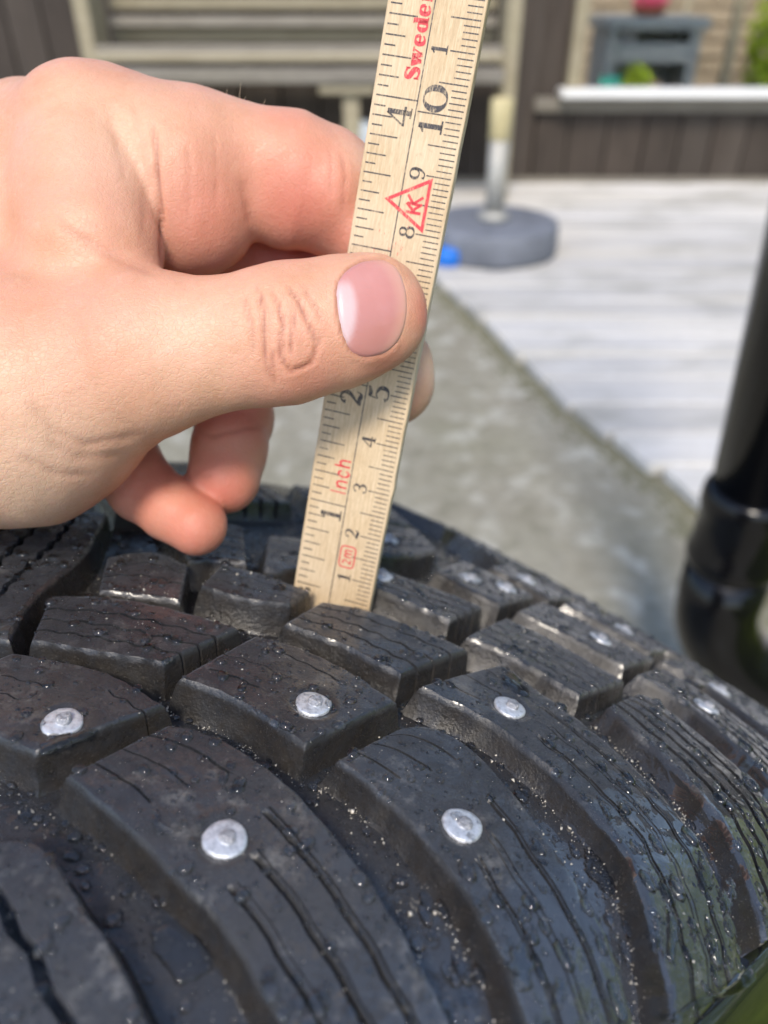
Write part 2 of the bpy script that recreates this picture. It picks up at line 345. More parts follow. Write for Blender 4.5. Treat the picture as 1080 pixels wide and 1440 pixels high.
def leafy(name, cx, cy, z0, rx, rz, n, mat, size, label, cat, stem=None):
    V = []; F = []
    for i in range(n):
        d = Vector((random.gauss(0, 1), random.gauss(0, 1), random.gauss(0, 1))).normalized() * (random.random() ** .4)
        p = Vector((cx + d.x * rx, cy + d.y * rx, z0 + rz + d.z * rz)); u = Vector((random.gauss(0, 1), random.gauss(0, 1), random.gauss(0, 1))).normalized() * size; v = u.orthogonal().normalized() * size * .5
        k = len(V); V += [tuple(p - u), tuple(p + v), tuple(p + u), tuple(p - v)]; F.append((k, k + 1, k + 2, k + 3))
    t = empty(name, (cx, cy, z0), label=label, category=cat); T = Matrix.Translation((-cx, -cy, -z0))
    o = link('foliage', mesh_np('foliage', V, F, False), mat, t); o.matrix_parent_inverse = T
    if stem:
        bm = bmesh.new(); lathe(bm, stem[1], 20, Matrix.Translation((cx, cy, z0))); o = bm_obj(stem[0], bm, stem[2], t, smooth=True); o.matrix_parent_inverse = T
M_leaf = simple('leaf_green', (.13, .24, .02), .6, .5, 40); M_leafy = simple('leaf_yellow_green', (.36, .47, .02), .6, .4, 30); M_pink = simple('pink_petals', (.72, .10, .17), .6, .3, 40)
M_pot = simple('turquoise_glaze', (.03, .30, .22), .3, .2); M_pot2 = simple('terracotta_pot', (.35, .13, .07), .8, .2); M_pot3 = simple('white_glaze', (.6, .6, .62), .4, .1)
potp = lambda r, h: [(r * .7, 0), (r, h), (r * .92, h), (r * .85, h * .8)]
P = on_wall(905, 90, GY - .24)
leafy('potted_plant', P[0] - .03, GY - .26, 0.20, .075, .10, 260, M_leafy, .018, 'bright yellow green bushy plant in front of the potting bench', 'plant', ('pot', [(.05, -.2), (.07, -.02), (.06, 0)], M_pot2))
P = on_wall(858, 92, GY - .2)
leafy('potted_plant', P[0], GY - .24, .27, .03, .02, 30, M_leaf, .012, 'small plant in a turquoise glazed pot at the bench end', 'plant', ('pot', [(.045, -.27), (.05, .08), (.04, .08), (.035, .03)], M_pot))
P = on_wall(908, 18, GY)
leafy('flower_pot', P[0], GY - .05, zt + .03, .075, .028, 150, M_pink, .016, 'pink flowers in a low dish on top of the potting bench', 'flowers', ('pot', [(.05, -.03), (.08, 0), (.07, 0)], M_pot2))
P = on_wall(880, 55, GY)
leafy('flower_pot', P[0], GY - .02, z2 + .03, .05, .03, 60, M_pot3, .016, 'white flowering pot standing on the middle shelf of the bench', 'flowers', ('pot', [(.04, -.03), (.055, .02), (.045, .02)], M_pot3))
A = on_wall(975, 40, GY + .1); B = on_wall(945, 112, GY + .1)
bm = bmesh.new(); tube(bm, [(B[0] - .04, GY + .16, 0), (A[0] + .06, GY + .40, A[2] + .12)], .022, 8); bm_obj('garden_pole', bm, M_tan, None, label='slanting pale wooden pole leaning on the tan brick wall', category='pole')
A = on_wall(1026, 60, GY); bm = bmesh.new(); box(bm, A[0] - .01, A[0] + .03, GY - .02, GY + .02, 0, 1.1); bm_obj('garden_post', bm, M_tan, None, .004, 1, label='thin upright tan post beside the green hedge behind the window', category='post')
P = on_wall(1110, 40, GY)
leafy('garden_shrub', P[0] + .08, GY, 0.0, .24, .48, 3000, M_leafy, .026, 'tall bright green shrub behind the right end of the window', 'shrub', ('stem', [(.03, 0), (.02, .7)], M_tan))
# hedge at the far side of the lawn: out of the picture, but the wet shoulder of the tyre mirrors it
def hedge():
    V = []; F = []
    for i in range(16000):
        x = 3.2 + abs(random.gauss(0, .35)); y = random.uniform(-6, 2.6); h = random.uniform(0, 2.2) + .25 * math.sin(y * 2.3) * random.random()
        p = Vector((x, y, h)); u = Vector((random.gauss(0, 1), random.gauss(0, 1), random.gauss(0, 1))).normalized() * .055; v = u.orthogonal().normalized() * .035
        k = len(V); V += [tuple(p - u), tuple(p + v), tuple(p + u), tuple(p - v)]; F.append((k, k + 1, k + 2, k + 3))
    t = empty('hedge', (3.6, -1.7, 0), label='tall yellow green garden hedge beyond the lawn', category='hedge')
    o = link('foliage', mesh_np('foliage', V, F, False), simple('hedge_leaf', (.44, .54, .03), .6, .4, 30), t); o.matrix_parent_inverse = Matrix.Translation((-3.6, 1.7, 0))
    bm = bmesh.new()
    for k in range(12): tube(bm, [(3.65, -5.6 + k * .7, 0), (3.68, -5.55 + k * .7, 1.7)], [.03, .012], 8)
    o = bm_obj('stem', bm, M_tan, t); o.matrix_parent_inverse = Matrix.Translation((-3.6, 1.7, 0))
hedge()
# ---------------------------------------------------------------- slatted bench
def bench():
    BY = 2.9; t = empty('slatted_bench', (-.45, BY, 0), label='weathered slatted wooden bench before the dark wall behind the hand', category='bench'); T = Matrix.Translation((.45, -BY, 0))
    def p(n, mat, x0, x1, y0, y1, z0, z1):
        bm = bmesh.new(); box(bm, x0, x1, y0, y1, z0, z1); o = bm_obj(n, bm, mat, t, .004, 1); o.matrix_parent_inverse = T
    xl = on_wall(118, 60, BY)[0]; xr = on_wall(560, 60, BY)[0]
    zz = lambda y, Y=BY: on_wall(540, y, Y)[2]
    p('seat_rail', M_slat, xl, xr + .35, BY - .0, BY + .03, zz(118), zz(96))
    for k in range(3): p('seat_slat', M_tan, xl, xr + .35, BY + .04 + k * .1, BY + .125 + k * .1, zz(90) + .002, zz(90) + .022)
    p('arm_slat', M_slat, xl, xr + .35, BY + .10, BY + .125, zz(83, BY + .1), zz(64, BY + .1))
    p('back_slat', M_tan, xl, xr + .35, BY + .34, BY + .36, zz(60, BY + .34), zz(40, BY + .34))
    p('back_slat', M_slat, xl, xr + .35, BY + .30, BY + .325, zz(38, BY + .3), zz(23, BY + .3))
    p('back_slat', M_tan, xl, xr + .35, BY + .34, BY + .36, zz(14, BY + .34), zz(-6, BY + .34))
    p('back_slat', M_slat, xl, xr + .35, BY + .33, BY + .355, .66, .72)
    for xa in (xl - .055, xr + .36): p('post', M_tan, xa, xa + .05, BY + .12, BY + .30, 0.02, .80)
    a = on_wall(482, 150, BY); p('leg', M_tan, a[0], a[0] + .055, BY + .03, BY + .085, .02, zz(135)); a = on_wall(448, 130, BY); p('bracket', M_tan, a[0], a[0] + .19, BY + .01, BY + .10, zz(134), zz(119) - .001)
    a = on_wall(180, 150, BY); p('leg', M_tan, a[0], a[0] + .055, BY + .03, BY + .085, .02, zz(119))
bench()
a = on_wall(510, 180, 2.98); bm = bmesh.new(); lathe(bm, [(.045, .02), (.05, .05), (.05, .24), (.04, .28), (.02, .30)], 24, Matrix.Translation((a[0], 2.99, 0)))
bm_obj('watering_jug', bm, simple('pale_blue_plastic', (.45, .50, .55), .5, .1), None, smooth=True, label='pale grey blue jug standing under the bench behind the ruler', category='jug')
# ---------------------------------------------------------------- parasol stand
g = on_ground(693, 316, .10); bx, by = g[0], g[1]; R0 = .197
st = empty('parasol_stand', (bx, by, DZ), label='round grey concrete parasol stand with a short steel tube on the deck', category='parasol stand')
bm = bmesh.new(); lathe(bm, [(R0 * .97, 0.001), (R0, .012), (R0 * .992, .082), (R0 * .97, .091), (R0 * .93, .093), (.05, .094)], 64); bm_obj('base', bm, M_stone, st, smooth=True)
bm = bmesh.new(); lathe(bm, [(.045, .0935), (.045, .112), (.03, .118)], 32); bm_obj('collar', bm, M_steel, st, smooth=True)
zt_ = on_wall(697, 138, by)[2] - DZ; zs = on_wall(694, 195, by)[2] - DZ
bm = bmesh.new(); lathe(bm, [(.028, .1), (.028, zs)], 32); bm_obj('tube', bm, M_steel, st, smooth=True)
bm = bmesh.new(); lathe(bm, [(.0288, zs - .002), (.0305, zs), (.0305, zt_ - .004), (.027, zt_), (.02, zt_), (.02, zt_ - .03)], 32); bm_obj('sleeve', bm, M_yellow, st, smooth=True)
g = on_ground(630, 372, .02); bm = bmesh.new(); lathe(bm, [(.040, 0), (.045, .01), (.044, .04), (.036, .05), (.01, .052)], 32, Matrix.Translation((g[0], g[1], DZ - .001)))
bm_obj('plastic_lid', bm, M_blue, None, smooth=True, label='small bright blue plastic lid lying before the parasol stand', category='lid')
# ---------------------------------------------------------------- downpipe
def downpipe():
    X, Y = .343, .60; t = empty('downpipe', (X, Y, 0), label='glossy black downpipe with a collar joint at the right edge', category='downpipe'); r = .042
    T = Matrix.Translation((-X, -Y, 0))
    def p(n, prof):
        lean = Matrix.Translation((X, Y, .33)) @ Matrix.Rotation(math.radians(-3.6), 4, 'Y') @ Matrix.Translation((0, 0, -.33)) if n == 'pipe' else Matrix.Translation((X, Y, 0))
        bm = bmesh.new(); lathe(bm, prof, 48, lean); o = bm_obj(n, bm, M_black, t, smooth=True); o.matrix_parent_inverse = T
    p('pipe', [(r * .9, .33), (r * .9, 1.6)])
    p('collar', [(r * .93, .338), (r * 1.02, .334), (r * 1.05, .328), (r * 1.05, .316), (r * 1.0, .310), (r * 1.0, .272), (r * 1.06, .266), (r * 1.06, .256), (r * 1.0, .248), (r * .8, .248)])
    bm = bmesh.new(); pts = [(X, Y, .25), (X, Y, .205)]
    for k in range(1, 9): a = k / 8 * math.radians(68); pts.append((X + .09 * (1 - math.cos(a)), Y - .02 * (1 - math.cos(a)), .205 - .105 * math.sin(a)))
    e = pts[-1]; pts.append((e[0] + .07, e[1] - .015, e[2] - .028))
    tube(bm, pts, [r * .98] * len(pts), 40); o = bm_obj('elbow', bm, M_black, t, smooth=True); o.matrix_parent_inverse = T
downpipe()

# ================================================================ TYRE
TR = 320.
az, tl = -.87594716, math.radians(3.5)
TA = np.array([math.cos(az) * math.cos(tl), math.sin(az) * math.cos(tl), math.sin(tl)])      # axle, towards the near shoulder
TU = np.cross([0, 0, 1.], TA); TU /= np.linalg.norm(TU); TN = np.cross(TA, TU)
TC = np.array([-87.3845, 43.7029, -407.532])
def crown(w):
    a = np.abs(w); e = np.clip(a - 80, 0, 33.5); return TR - (a * a / 1800. + 34 - np.sqrt(34 ** 2 - e ** 2))
def S(w, s, h=0.):                             # tread coordinates (mm across, mm round, mm proud) -> metres
    w = np.asarray(w, float); s = np.asarray(s, float); h = np.asarray(h, float)
    r = crown(w); dr = (crown(w + .2) - crown(w - .2)) / .4; k = 1 / np.sqrt(1 + dr * dr); ph = s / TR
    er = np.sin(ph)[..., None] * TU + np.cos(ph)[..., None] * TN
    nrm = er * k[..., None] - (dr * k)[..., None] * TA
    return (TC + w[..., None] * TA + r[..., None] * er + h[..., None] * nrm) * .001 + np.array([0, 0, CAM_Z])
DEPTH = 7.2
def dep(w): t = np.clip((np.abs(w) - 22) / 40., 0, 1); return DEPTH - 2.5 * t * t * (3 - 2 * t)   # the grooves run out towards the shoulders
tyre_base = (TC + np.array([0, 0, 0])) * .001 + np.array([0, 0, CAM_Z])
tyre = empty('winter_tyre', (0, 0, 0), label='black studded winter tyre wet with drops under the hand and ruler', category='tyre')
def grid_faces(n, m, wrap=False):
    i = np.arange(n if wrap else n - 1)[:, None]; j = np.arange(m - 1)[None, :]; i2 = (i + 1) % n
    return np.stack([i * m + j, i2 * m + j, i2 * m + j + 1, i * m + j + 1], -1).reshape(-1, 4)
def carcass():
    ns = 620; ww = np.linspace(-100.1, 100.1, 84); ss = np.arange(ns) / ns * 2 * math.pi * TR
    SS, WW = np.meshgrid(ss, ww, indexing='ij'); jit = RNG.normal(0, .05, SS.shape)
    P = S(WW, SS, -dep(WW) + jit); me = mesh_np('carcass', P.reshape(-1, 3), grid_faces(ns, len(ww), True)[:, ::-1])
    d = .35 + .5 * RNG.random(SS.shape); attr(me, 'dirt', d); attr(me, 'top', 0 * d); attr(me, 'wear_sky_sheen', np.clip((WW - 40) / 25, 0, 1) * .6); attr(me, 'wet', np.clip((WW - 62) / 16, 0, 1)); link('carcass', me, M_rubber, tyre)
    for sg in (1, -1):
        wv = np.array([99.6, 101.2, 102.8, 105, 108.3, 110.2, 111.4, 111.5, 114.6, 116.5, 117.1, 116.6, 116, 113, 108, 102, 98]) ; rv = np.array([305.0, 304.2, 299.5, 292, 282., 276.5, 275., 271, 261, 254, 252, 250.5, 238, 229, 220, 213, 206.])
        n = 200; ph = np.arange(n) / n * 2 * math.pi
        D1 = float(dep(100.)); w1, r1 = 100.1, float(crown(np.array(100.1))); sl_ = float((crown(np.array(100.3)) - crown(np.array(99.9))) / .4); kk = 1 / math.sqrt(1 + sl_ * sl_)
        wv = np.r_[w1 + D1 * sl_ * kk, w1 + D1 * sl_ * kk + 1.6, wv]; rv = np.r_[r1 - D1 * kk, r1 - D1 * kk + 1.0, rv]
        P = (TC + sg * wv[None, :, None] * TA + rv[None, :, None] * (np.sin(ph)[:, None, None] * TU + np.cos(ph)[:, None, None] * TN)) * .001 + [0, 0, CAM_Z]
        F = grid_faces(n, len(wv), True); me = mesh_np('sidewall', P.reshape(-1, 3), F if sg < 0 else F[:, ::-1])
        z = np.zeros(n * len(wv)); attr(me, 'dirt', z + .15); attr(me, 'top', z); attr(me, 'wet', z + 1.); link('sidewall', me, M_side, tyre)
    pr = [(40, 60), (70, 62), (150, 78), (190, 88), (205, 99), (203, 99), (196, 60), (196, -98), (205, -99), (190, -88), (60, -40)]
    bm = bmesh.new(); M = Matrix(((TN[0], TU[0], TA[0], tyre_base[0]), (TN[1], TU[1], TA[1], tyre_base[1]), (TN[2], TU[2], TA[2], tyre_base[2]), (0, 0, 0, 1)))
    lathe(bm, [(a * .001, b * .001) for a, b in pr], 96, M); bm_obj('rim', bm, M_rim, tyre, smooth=True)
carcass()
def resample(pts, n):
    p = np.array(pts, float); k = len(p)
    if k > 2:                                  # Catmull-Rom through the traced points
        q = np.vstack([2 * p[0] - p[1], p, 2 * p[-1] - p[-2]]); out = []
        for i in range(1, k):
            for t in np.linspace(0, 1, 12, endpoint=False):
                a, b, c, d = q[i - 1], q[i], q[i + 1], q[i + 2]
                out.append(.5 * (2 * b + (c - a) * t + (2 * a - 5 * b + 4 * c - d) * t * t + (3 * b - a - 3 * c + d) * t ** 3))
        p = np.vstack(out + [p[-1]])
    L = np.r_[0, np.cumsum(np.linalg.norm(np.diff(p, axis=0), axis=1))]; x = np.linspace(0, L[-1], n)
    return np.stack([np.interp(x, L, p[:, 0]), np.interp(x, L, p[:, 1])], -1)
POLYS = []
STUDS = (('A', 51.0, 61.1, 1), ('B', 65.8, 90.9, 1), ('Q', 35.1, 86.4, 0), ('U', 19.8, 51.6, 0), ('C', 50.0, 120.0, 0), ('T', 34, 178., 0), ('N', 1., 130.5, 0), ('M', 4., 160., 0),
         ('M', 8.5, 170, 0), ('L', -20., 152., 0), ('V', 26., 207., 0), ('G', 55., 209., 0), ('M2', 0, 192., 0), ('E', 62, 181, 0), ('L2', -48, 170, 0))
def make_block(F, B, sipes=(), amp=.3, wl=4., step=.55, bev=.7):
    """F and B: long edges of the block in tread coordinates, inner end first. sipes: (t, r0, r1, half width, depth)"""
    LF = np.linalg.norm(np.diff(np.array(F), axis=0), axis=1).sum(); n = int(max(14, LF / step))
    f = resample(F, n); b = resample(B, n)
    for e_ in (f, b): e_ += np.stack([np.interp(np.arange(n), np.arange(0, n + 5, 5), RNG.normal(0, .13, len(np.arange(0, n + 5, 5)))) for _ in (0, 1)], -1)
    W = np.linalg.norm(b - f, axis=1).mean()
    cols = []                                  # (t, sipe index, profile position)
    cuts = sorted(sipes); base = list(np.linspace(0, 1, max(7, int(W / .9))))
    for e in (.02, .05, .95, .98): base.append(e)
    for k, sp in enumerate(cuts):
        hw = sp[3] / W; base = [t for t in base if abs(t - sp[0]) > 2.1 * hw or t in (0, 1)]
        for off, dd in ((-1.9, 0.), (-1.04, .0), (-.96, .45), (-.74, 1.), (.74, 1.), (.96, .45), (1.04, .0), (1.9, 0.)): cols.append((sp[0] + off * hw, k, dd))
    cols += [(t, -1, 0.) for t in base]; cols.sort(); T = np.array([c[0] for c in cols])
    re = np.linspace(0, 1, n); extra = np.array([bev * .35, bev * .8]) / LF; re = np.unique(np.r_[re, extra, 1 - extra]); n = len(re)
    f = np.stack([np.interp(re, np.linspace(0, 1, len(f)), f[:, i]) for i in (0, 1)], -1); b = np.stack([np.interp(re, np.linspace(0, 1, len(b)), b[:, i]) for i in (0, 1)], -1)
    ph = random.uniform(0, 6); win = np.sin(np.clip(T, 0, 1) * math.pi) ** .35
    wob = amp * (np.abs(((re * LF / wl + ph) % 1) * 2 - 1) * 2 - 1) + .25 * np.sin(re * LF / 13. + ph)
    tt = T[None, :] + (wob[:, None] / W) * win[None, :]; tt[:, 0] = 0; tt[:, -1] = 1
    P = f[:, None] + (b - f)[:, None] * tt[..., None]
    dist = np.minimum(np.minimum(T[None, :] * W, (1 - T[None, :]) * W), np.minimum(re[:, None] * LF, (1 - re[:, None]) * LF))
    e = np.clip(1 - dist / bev, 0, 1); h = -bev * .8 * (1 - np.sqrt(np.clip(1 - e * e, 0, 1)))
    h += -.10 * RNG.random() - .12 * (1 - np.sin(math.pi * np.clip(re, 0, 1)))[:, None] * 0
    sip = np.zeros_like(h)
    for j, (t, k, dd) in enumerate(cols):
        if k >= 0 and dd > 0:
            _, r0, r1, hw, dp = cuts[k]; m = np.clip((re - r0) / .025 + (1 if r0 <= 0 else 0), 0, 1) * np.clip((r1 - re) / .025 + (1 if r1 >= 1 else 0), 0, 1)
            sip[:, j] = dd * m; h[:, j] -= dp * dd * m
    # soft lifted lips beside the cuts and general unevenness
    h += .05 * np.sin(P[..., 0] * 1.1 + ph) * np.sin(P[..., 1] * .9) + RNG.normal(0, .012, h.shape)
    halo = np.zeros_like(h)
    for _, sx, sy, wn in STUDS:
        if abs(sx - P[..., 0].mean()) < 60 and abs(sy - P[..., 1].mean()) < 60:
            ds = np.hypot(P[..., 0] - sx, P[..., 1] - sy); h -= .38 * np.exp(-((ds - 3.) / .45) ** 2) - .10 * np.exp(-((ds - 4.3) / .8) ** 2); halo = np.maximum(halo, np.exp(-((ds - 3.6) / 1.5) ** 2) * (.75 + .25 * np.sin(np.arctan2(P[..., 1] - sy, P[..., 0] - sx) * 17)))
    # skirt
    def ring(Pm, hm):
        q = np.pad(Pm, ((1, 1), (1, 1), (0, 0)), 'edge'); H = np.pad(hm, 1, 'edge')
        du = (f[0] - f[min(3, n - 1)]); du /= np.linalg.norm(du) + 1e-9; dv = (f[-1] - f[-4]); dv /= np.linalg.norm(dv) + 1e-9
        mid = (b - f); mid /= np.linalg.norm(mid, axis=1)[:, None]; mid = np.pad(mid, ((1, 1), (0, 0)), 'edge')
        o = np.zeros_like(q); o[:, 0] -= mid; o[:, -1] += mid; o[0] += du; o[-1] += dv; return q, H, o
    q, H, o = ring(P, h); q2 = q + o * .25; H2 = H.copy(); brd = np.ones(H.shape, bool); brd[1:-1, 1:-1] = False
    H2[brd] = np.minimum(H[brd], -.8) - .6; q, H2 = q2, H2
    q = np.pad(q, ((1, 1), (1, 1), (0, 0)), 'edge'); o = np.pad(o, ((1, 1), (1, 1), (0, 0)), 'edge'); H3 = np.pad(H2, 1, 'edge'); brd = np.ones(H3.shape, bool); brd[1:-1, 1:-1] = False
    q = q + o * brd[..., None] * .75; H3[brd] = (-dep(q[..., 0]) + .7)[brd]
    q = np.pad(q, ((1, 1), (1, 1), (0, 0)), 'edge'); o = np.pad(o, ((1, 1), (1, 1), (0, 0)), 'edge'); H4 = np.pad(H3, 1, 'edge'); brd = np.ones(H4.shape, bool); brd[1:-1, 1:-1] = False
    q = q + o * brd[..., None] * 1.1; H4[brd] = (-dep(q[..., 0]) - .5)[brd]
    V = S(q[..., 0], q[..., 1], H4); me = mesh_np('tread_block', V.reshape(-1, 3), grid_faces(*H4.shape)[:, ::-1])
    core = np.zeros(H4.shape); core[3:-3, 3:-3] = 1
    dd = np.where(H4 < -1.0, 1., 0.); dd[3:-3, 3:-3] = np.where(sip > .1, .1, np.maximum(np.clip((-h - .15) * 1.2, 0, .5), halo))
    attr(me, 'dirt', dd); attr(me, 'top', core); attr(me, 'wear_sky_sheen', core * np.clip((q[..., 0] - 34) / 24, 0, 1) * np.clip((112 - q[..., 1]) / 40, .25, 1)); attr(me, 'wet', np.clip((q[..., 0] - 68) / 16, 0, 1))
    me.set_sharp_from_angle(angle=math.radians(38))
    POLYS.append(np.vstack([f, b[::-1]]))
    return link('tread_block', me, M_rubber, tyre)
wavy = lambda ts, hw=.30, dp=3., r0=-.1, r1=1.1: [(t, r0, r1, hw, dp) for t in ts]
outer = lambda ts, r0, hw=.3: [(t, r0 + k * .03, 1.1, hw, 3.2) for k, t in enumerate(ts)]
inner3 = lambda r1, hw=.2: [(t, -.1, r1 + .03 * (i % 2), hw, 2.5) for i, t in enumerate((.24, .5, .77))]
BL = [
 ('P', [(-2.3, 54.4), (6.2, 62.6), (14.3, 70.5)], [(-14.5, 61.6), (-9.2, 70.9), (1.7, 80.7), (10.7, 86.8)], wavy((.22, .45, .68)), .45, 4.2),
 ('Q', [(19.1, 70.7), (30.1, 76.6), (42.4, 79.8)], [(14.4, 88.5), (22.2, 94.5), (30.1, 97.6), (40.5, 100.3)], [(.24, .08, .42, .26, 3), (.52, .0, .45, .12, 2), (.8, .28, .66, .2, 3)], .3, 4.),
 ('R', [(12.9, 95.5), (23.0, 101.6), (34.8, 106.2)], [(8.4, 107.6), (14.3, 115.2), (23.7, 121.8), (32.7, 127.0)], wavy((.25, .5, .76)), .4, 4.2),
 ('N', [(-1.2, 119.3), (9.0, 125.9), (22.4, 132.3)], [(-9.4, 129.0), (-2.3, 133.5), (8.5, 141.1), (18.1, 148.2)], wavy((.28, .52, .76)), .4, 4.2),
 ('K', [(-6.0, 88.1), (1.8, 93.5), (6.9, 100.8)], [(-13.1, 97.0), (-6.4, 102.0), (3.6, 108.0)], wavy((.35, .7), .12), .3, 4),
 ('U', [(1.2, 33.3), (11.3, 39.5), (23.6, 46.5)], [(-.5, 51.1), (5.5, 56.2), (13., 61.7), (24.2, 65.8)], [(.4, .15, .5, .15, 2), (.62, .2, .5, .15, 2), (.82, .72, 1.1, .18, 3)], .35, 4.),
 ('A', [(30.3, 48.4), (40.3, 51.0), (50.9, 53.2), (63.1, 55.0), (75.3, 54.8), (88, 53.7), (99.6, 52)], [(28.4, 64.4), (33.6, 68.9), (43.9, 72.6), (54.7, 73.8), (68.6, 73.2), (85.2, 70.2), (99.6, 65.5)], [(.24, -.1, .16, .22, 3), (.5, -.1, .17, .16, 3), (.77, -.1, .2, .22, 3)] + [(.22, .40, 1.1, .80, 4.2), (.47, .37, 1.1, .74, 4.2), (.74, .31, .82, .74, 4.2)], .16, 9.),
 ('B', [(47.1, 82.3), (53.7, 83.6), (62.0, 84.4), (74.7, 83.2), (83.6, 80.6), (93, 77), (99.6, 74)], [(46.4, 95.5), (48.0, 101.4), (54.7, 104.2), (62.9, 103.6), (74.3, 101.1), (86.5, 97.0), (95.1, 92.8), (99.6, 90.2)], [(.24, -.1, .16, .22, 3), (.5, -.1, .2, .22, 3), (.77, -.1, .22, .2, 3)] + [(.26, .46, .86, .62, 3.8), (.5, .44, .86, .66, 3.8), (.75, .36, .9, .62, 3.8)], .16, 8.),
 ('C', [(39.0, 107.3), (49.6, 112.0), (57.3, 113.6), (68.1, 113.5), (79.0, 111.7), (88.3, 106.3), (95.0, 101.6), (99.6, 98)], [(38.9, 129.9), (46.2, 131.2), (59.9, 132.0), (72.7, 130.8), (81.2, 128.2), (90.2, 124.2), (99.6, 118)], [(.25, -.1, .12, .2, 2.5), (.52, -.1, .14, .2, 2.5), (.78, -.1, .12, .2, 2.5)] + [(.27, .30, 1.1, .62, 3.8), (.52, .28, 1.1, .62, 3.8), (.76, .2, 1.1, .6, 3.8)], .22, 6.),
 ('S', [(28.4, 131.6), (37.2, 136.1), (52.2, 140.3)], [(23.6, 150.8), (33.4, 155.6), (43.0, 158.2), (50.6, 160.7)], wavy((.2, .4, .6, .8), .2, 2.5), .35, 4.2),
 ('T', [(20.7, 160.0), (29.5, 164.9), (45.5, 170.3)], [(15.6, 177.9), (21.2, 181.5), (31.0, 186.3), (43.1, 190.5)], wavy((.3, .55, .8)), .3, 4.2),
 ('M', [(0., 150.5), (8.7, 153.), (17.8, 156.)], [(-8., 170), (0, 174.5), (12., 178.5)], wavy((.3, .55, .8)), .3, 4.2),
 ('V', [(14, 192.), (24, 196), (38, 200.)], [(10, 210.), (22, 214), (35, 219)], wavy((.3, .55, .8)), .3, 4.2),
 ('M2', [(-6, 182.), (3, 185), (12, 187)], [(-14, 200), (-4, 204), (7, 208)], wavy((.3, .6)), .3, 4.2),
 ('L', [(-12, 131), (-9, 149), (-14, 166)], [(-36, 140), (-33, 158), (-31, 175)], [(k / 6, -.1, 1.1, .3, 3) for k in (1.5, 3, 4.5)], .3, 4),
 ('L2', [(-38, 142), (-36, 160), (-35, 177)], [(-66, 154), (-63, 172), (-60, 190)], [(k / 6, -.1, 1.1, .3, 3) for k in (1.5, 3, 4.5)], .3, 4),
 ('Y', [(-17, 91), (-15.5, 97), (-12, 102)], [(-40, 96), (-37.5, 104), (-30, 112)], [(.3, -.1, 1.1, .3, 3), (.62, -.1, 1.1, .3, 3)], .4, 4),
 ('J1', [(-7.6, 104.0), (-6.2, 107.5), (-6.0, 112.3)], [(-24, 116), (-20, 123.5), (-15.4, 128.5)], [(.5, -.1, 1.1, .25, 3)], .3, 4),
 ('W1', [(-4.4, 51.4), (-14.5, 57.8), (-21.8, 66.1), (-28.7, 73.6), (-45.8, 85.2)], [(-17.8, 38.0), (-33.8, 45.8), (-48.6, 54.2), (-57.4, 63.8), (-66, 72.4)], [(t, -.1, 1.1, .62, 3.8) for t in (.28, .52, .76)], .4, 4.5),
 ('X', [(-12.2, 70.0), (-6.7, 76.6), (-2.2, 81.6)], [(-24.6, 76.6), (-22.9, 85.6), (-15.0, 89.6)], [(.4, -.1, 1.1, .25, 3), (.7, -.1, 1.1, .2, 3)], .4, 4),
 ('Z', [(28.8, 21.8), (37.3, 24.2), (50.2, 25.4), (70, 25.), (90, 23), (99.6, 20)], [(36.7, 40.0), (40.1, 42.1), (49.3, 43.3), (62.3, 43.8), (80, 42.), (99.6, 36.5)], [(.30, .06, 1.1, .80, 4.2), (.62, .05, 1.1, .80, 4.2)], .3, 9.),
 ('D', [(56.6, 144.0), (63.9, 142.7), (75.0, 140.6), (85.8, 136.2), (94, 131.2), (99.6, 127)], [(54.9, 159.1), (57.4, 161.9), (63.4, 162.2), (71.6, 160.9), (80.2, 158.4), (92, 152.), (99.6, 147)], [(t, -.1, 1.1, .62, 3.6) for t in (.2, .4, .6, .8)], .2, 6.),
 ('E', [(49.0, 170.4), (58.4, 172.5), (68.1, 171.4), (78.9, 167.5), (90, 160.5), (99.6, 154)], [(47.1, 188.5), (55.9, 191.4), (66.7, 190.), (78, 186.5), (91, 179.5), (99.6, 174)], [(t, -.1, 1.1, .62, 3.6) for t in (.22, .42, .62, .8)], .2, 6.),
 ('G', [(42., 200.), (52.5, 202.5), (64.3, 201.), (78, 197), (90, 191), (99.6, 185)], [(40., 218), (49.3, 221.), (63.9, 220.), (78, 216), (91, 209.5), (99.6, 204)], [(t, -.1, 1.1, .62, 3.6) for t in (.22, .42, .62, .8)], .2, 6.),
]
BLK = {}
for k, F, B, sp, amp, wl in BL: BLK[k] = make_block(F, B, sp, amp, wl)
# the rest of the tread: the same two block shapes mirrored to the far half and carried round
def inside(pts, poly):
    x, y = pts[:, 0][:, None], pts[:, 1][:, None]; x0, y0 = poly[:, 0], poly[:, 1]; x1, y1 = np.roll(x0, -1), np.roll(y0, -1)
    c = ((y0 > y) != (y1 > y)) & (x < (x1 - x0) * (y - y0) / (y1 - y0 + 1e-12) + x0); return (c.sum(1) % 2).astype(bool)
def free(F, B, n=10):
    f = resample(F, n); b = resample(B, n); p = np.vstack([f + (b - f) * t for t in np.linspace(-.02, 1.02, 6)])
    return not any(inside(p, q).any() for q in POLYS)
traced = list(POLYS)
SH = {'out': ([(48, 107.), (60, 106.5), (75, 103), (90, 96), (99.6, 86)], [(46, 126), (58, 127), (75, 123.5), (90, 116.5), (99.6, 107)]),
      'in': ([(15, 96), (27, 102), (43, 107)], [(11, 113), (24, 119), (41, 125)]),
      'mid': ([(-9, 90), (0, 95), (9, 102)], [(-13, 104), (-4, 110), (6, 117)])}
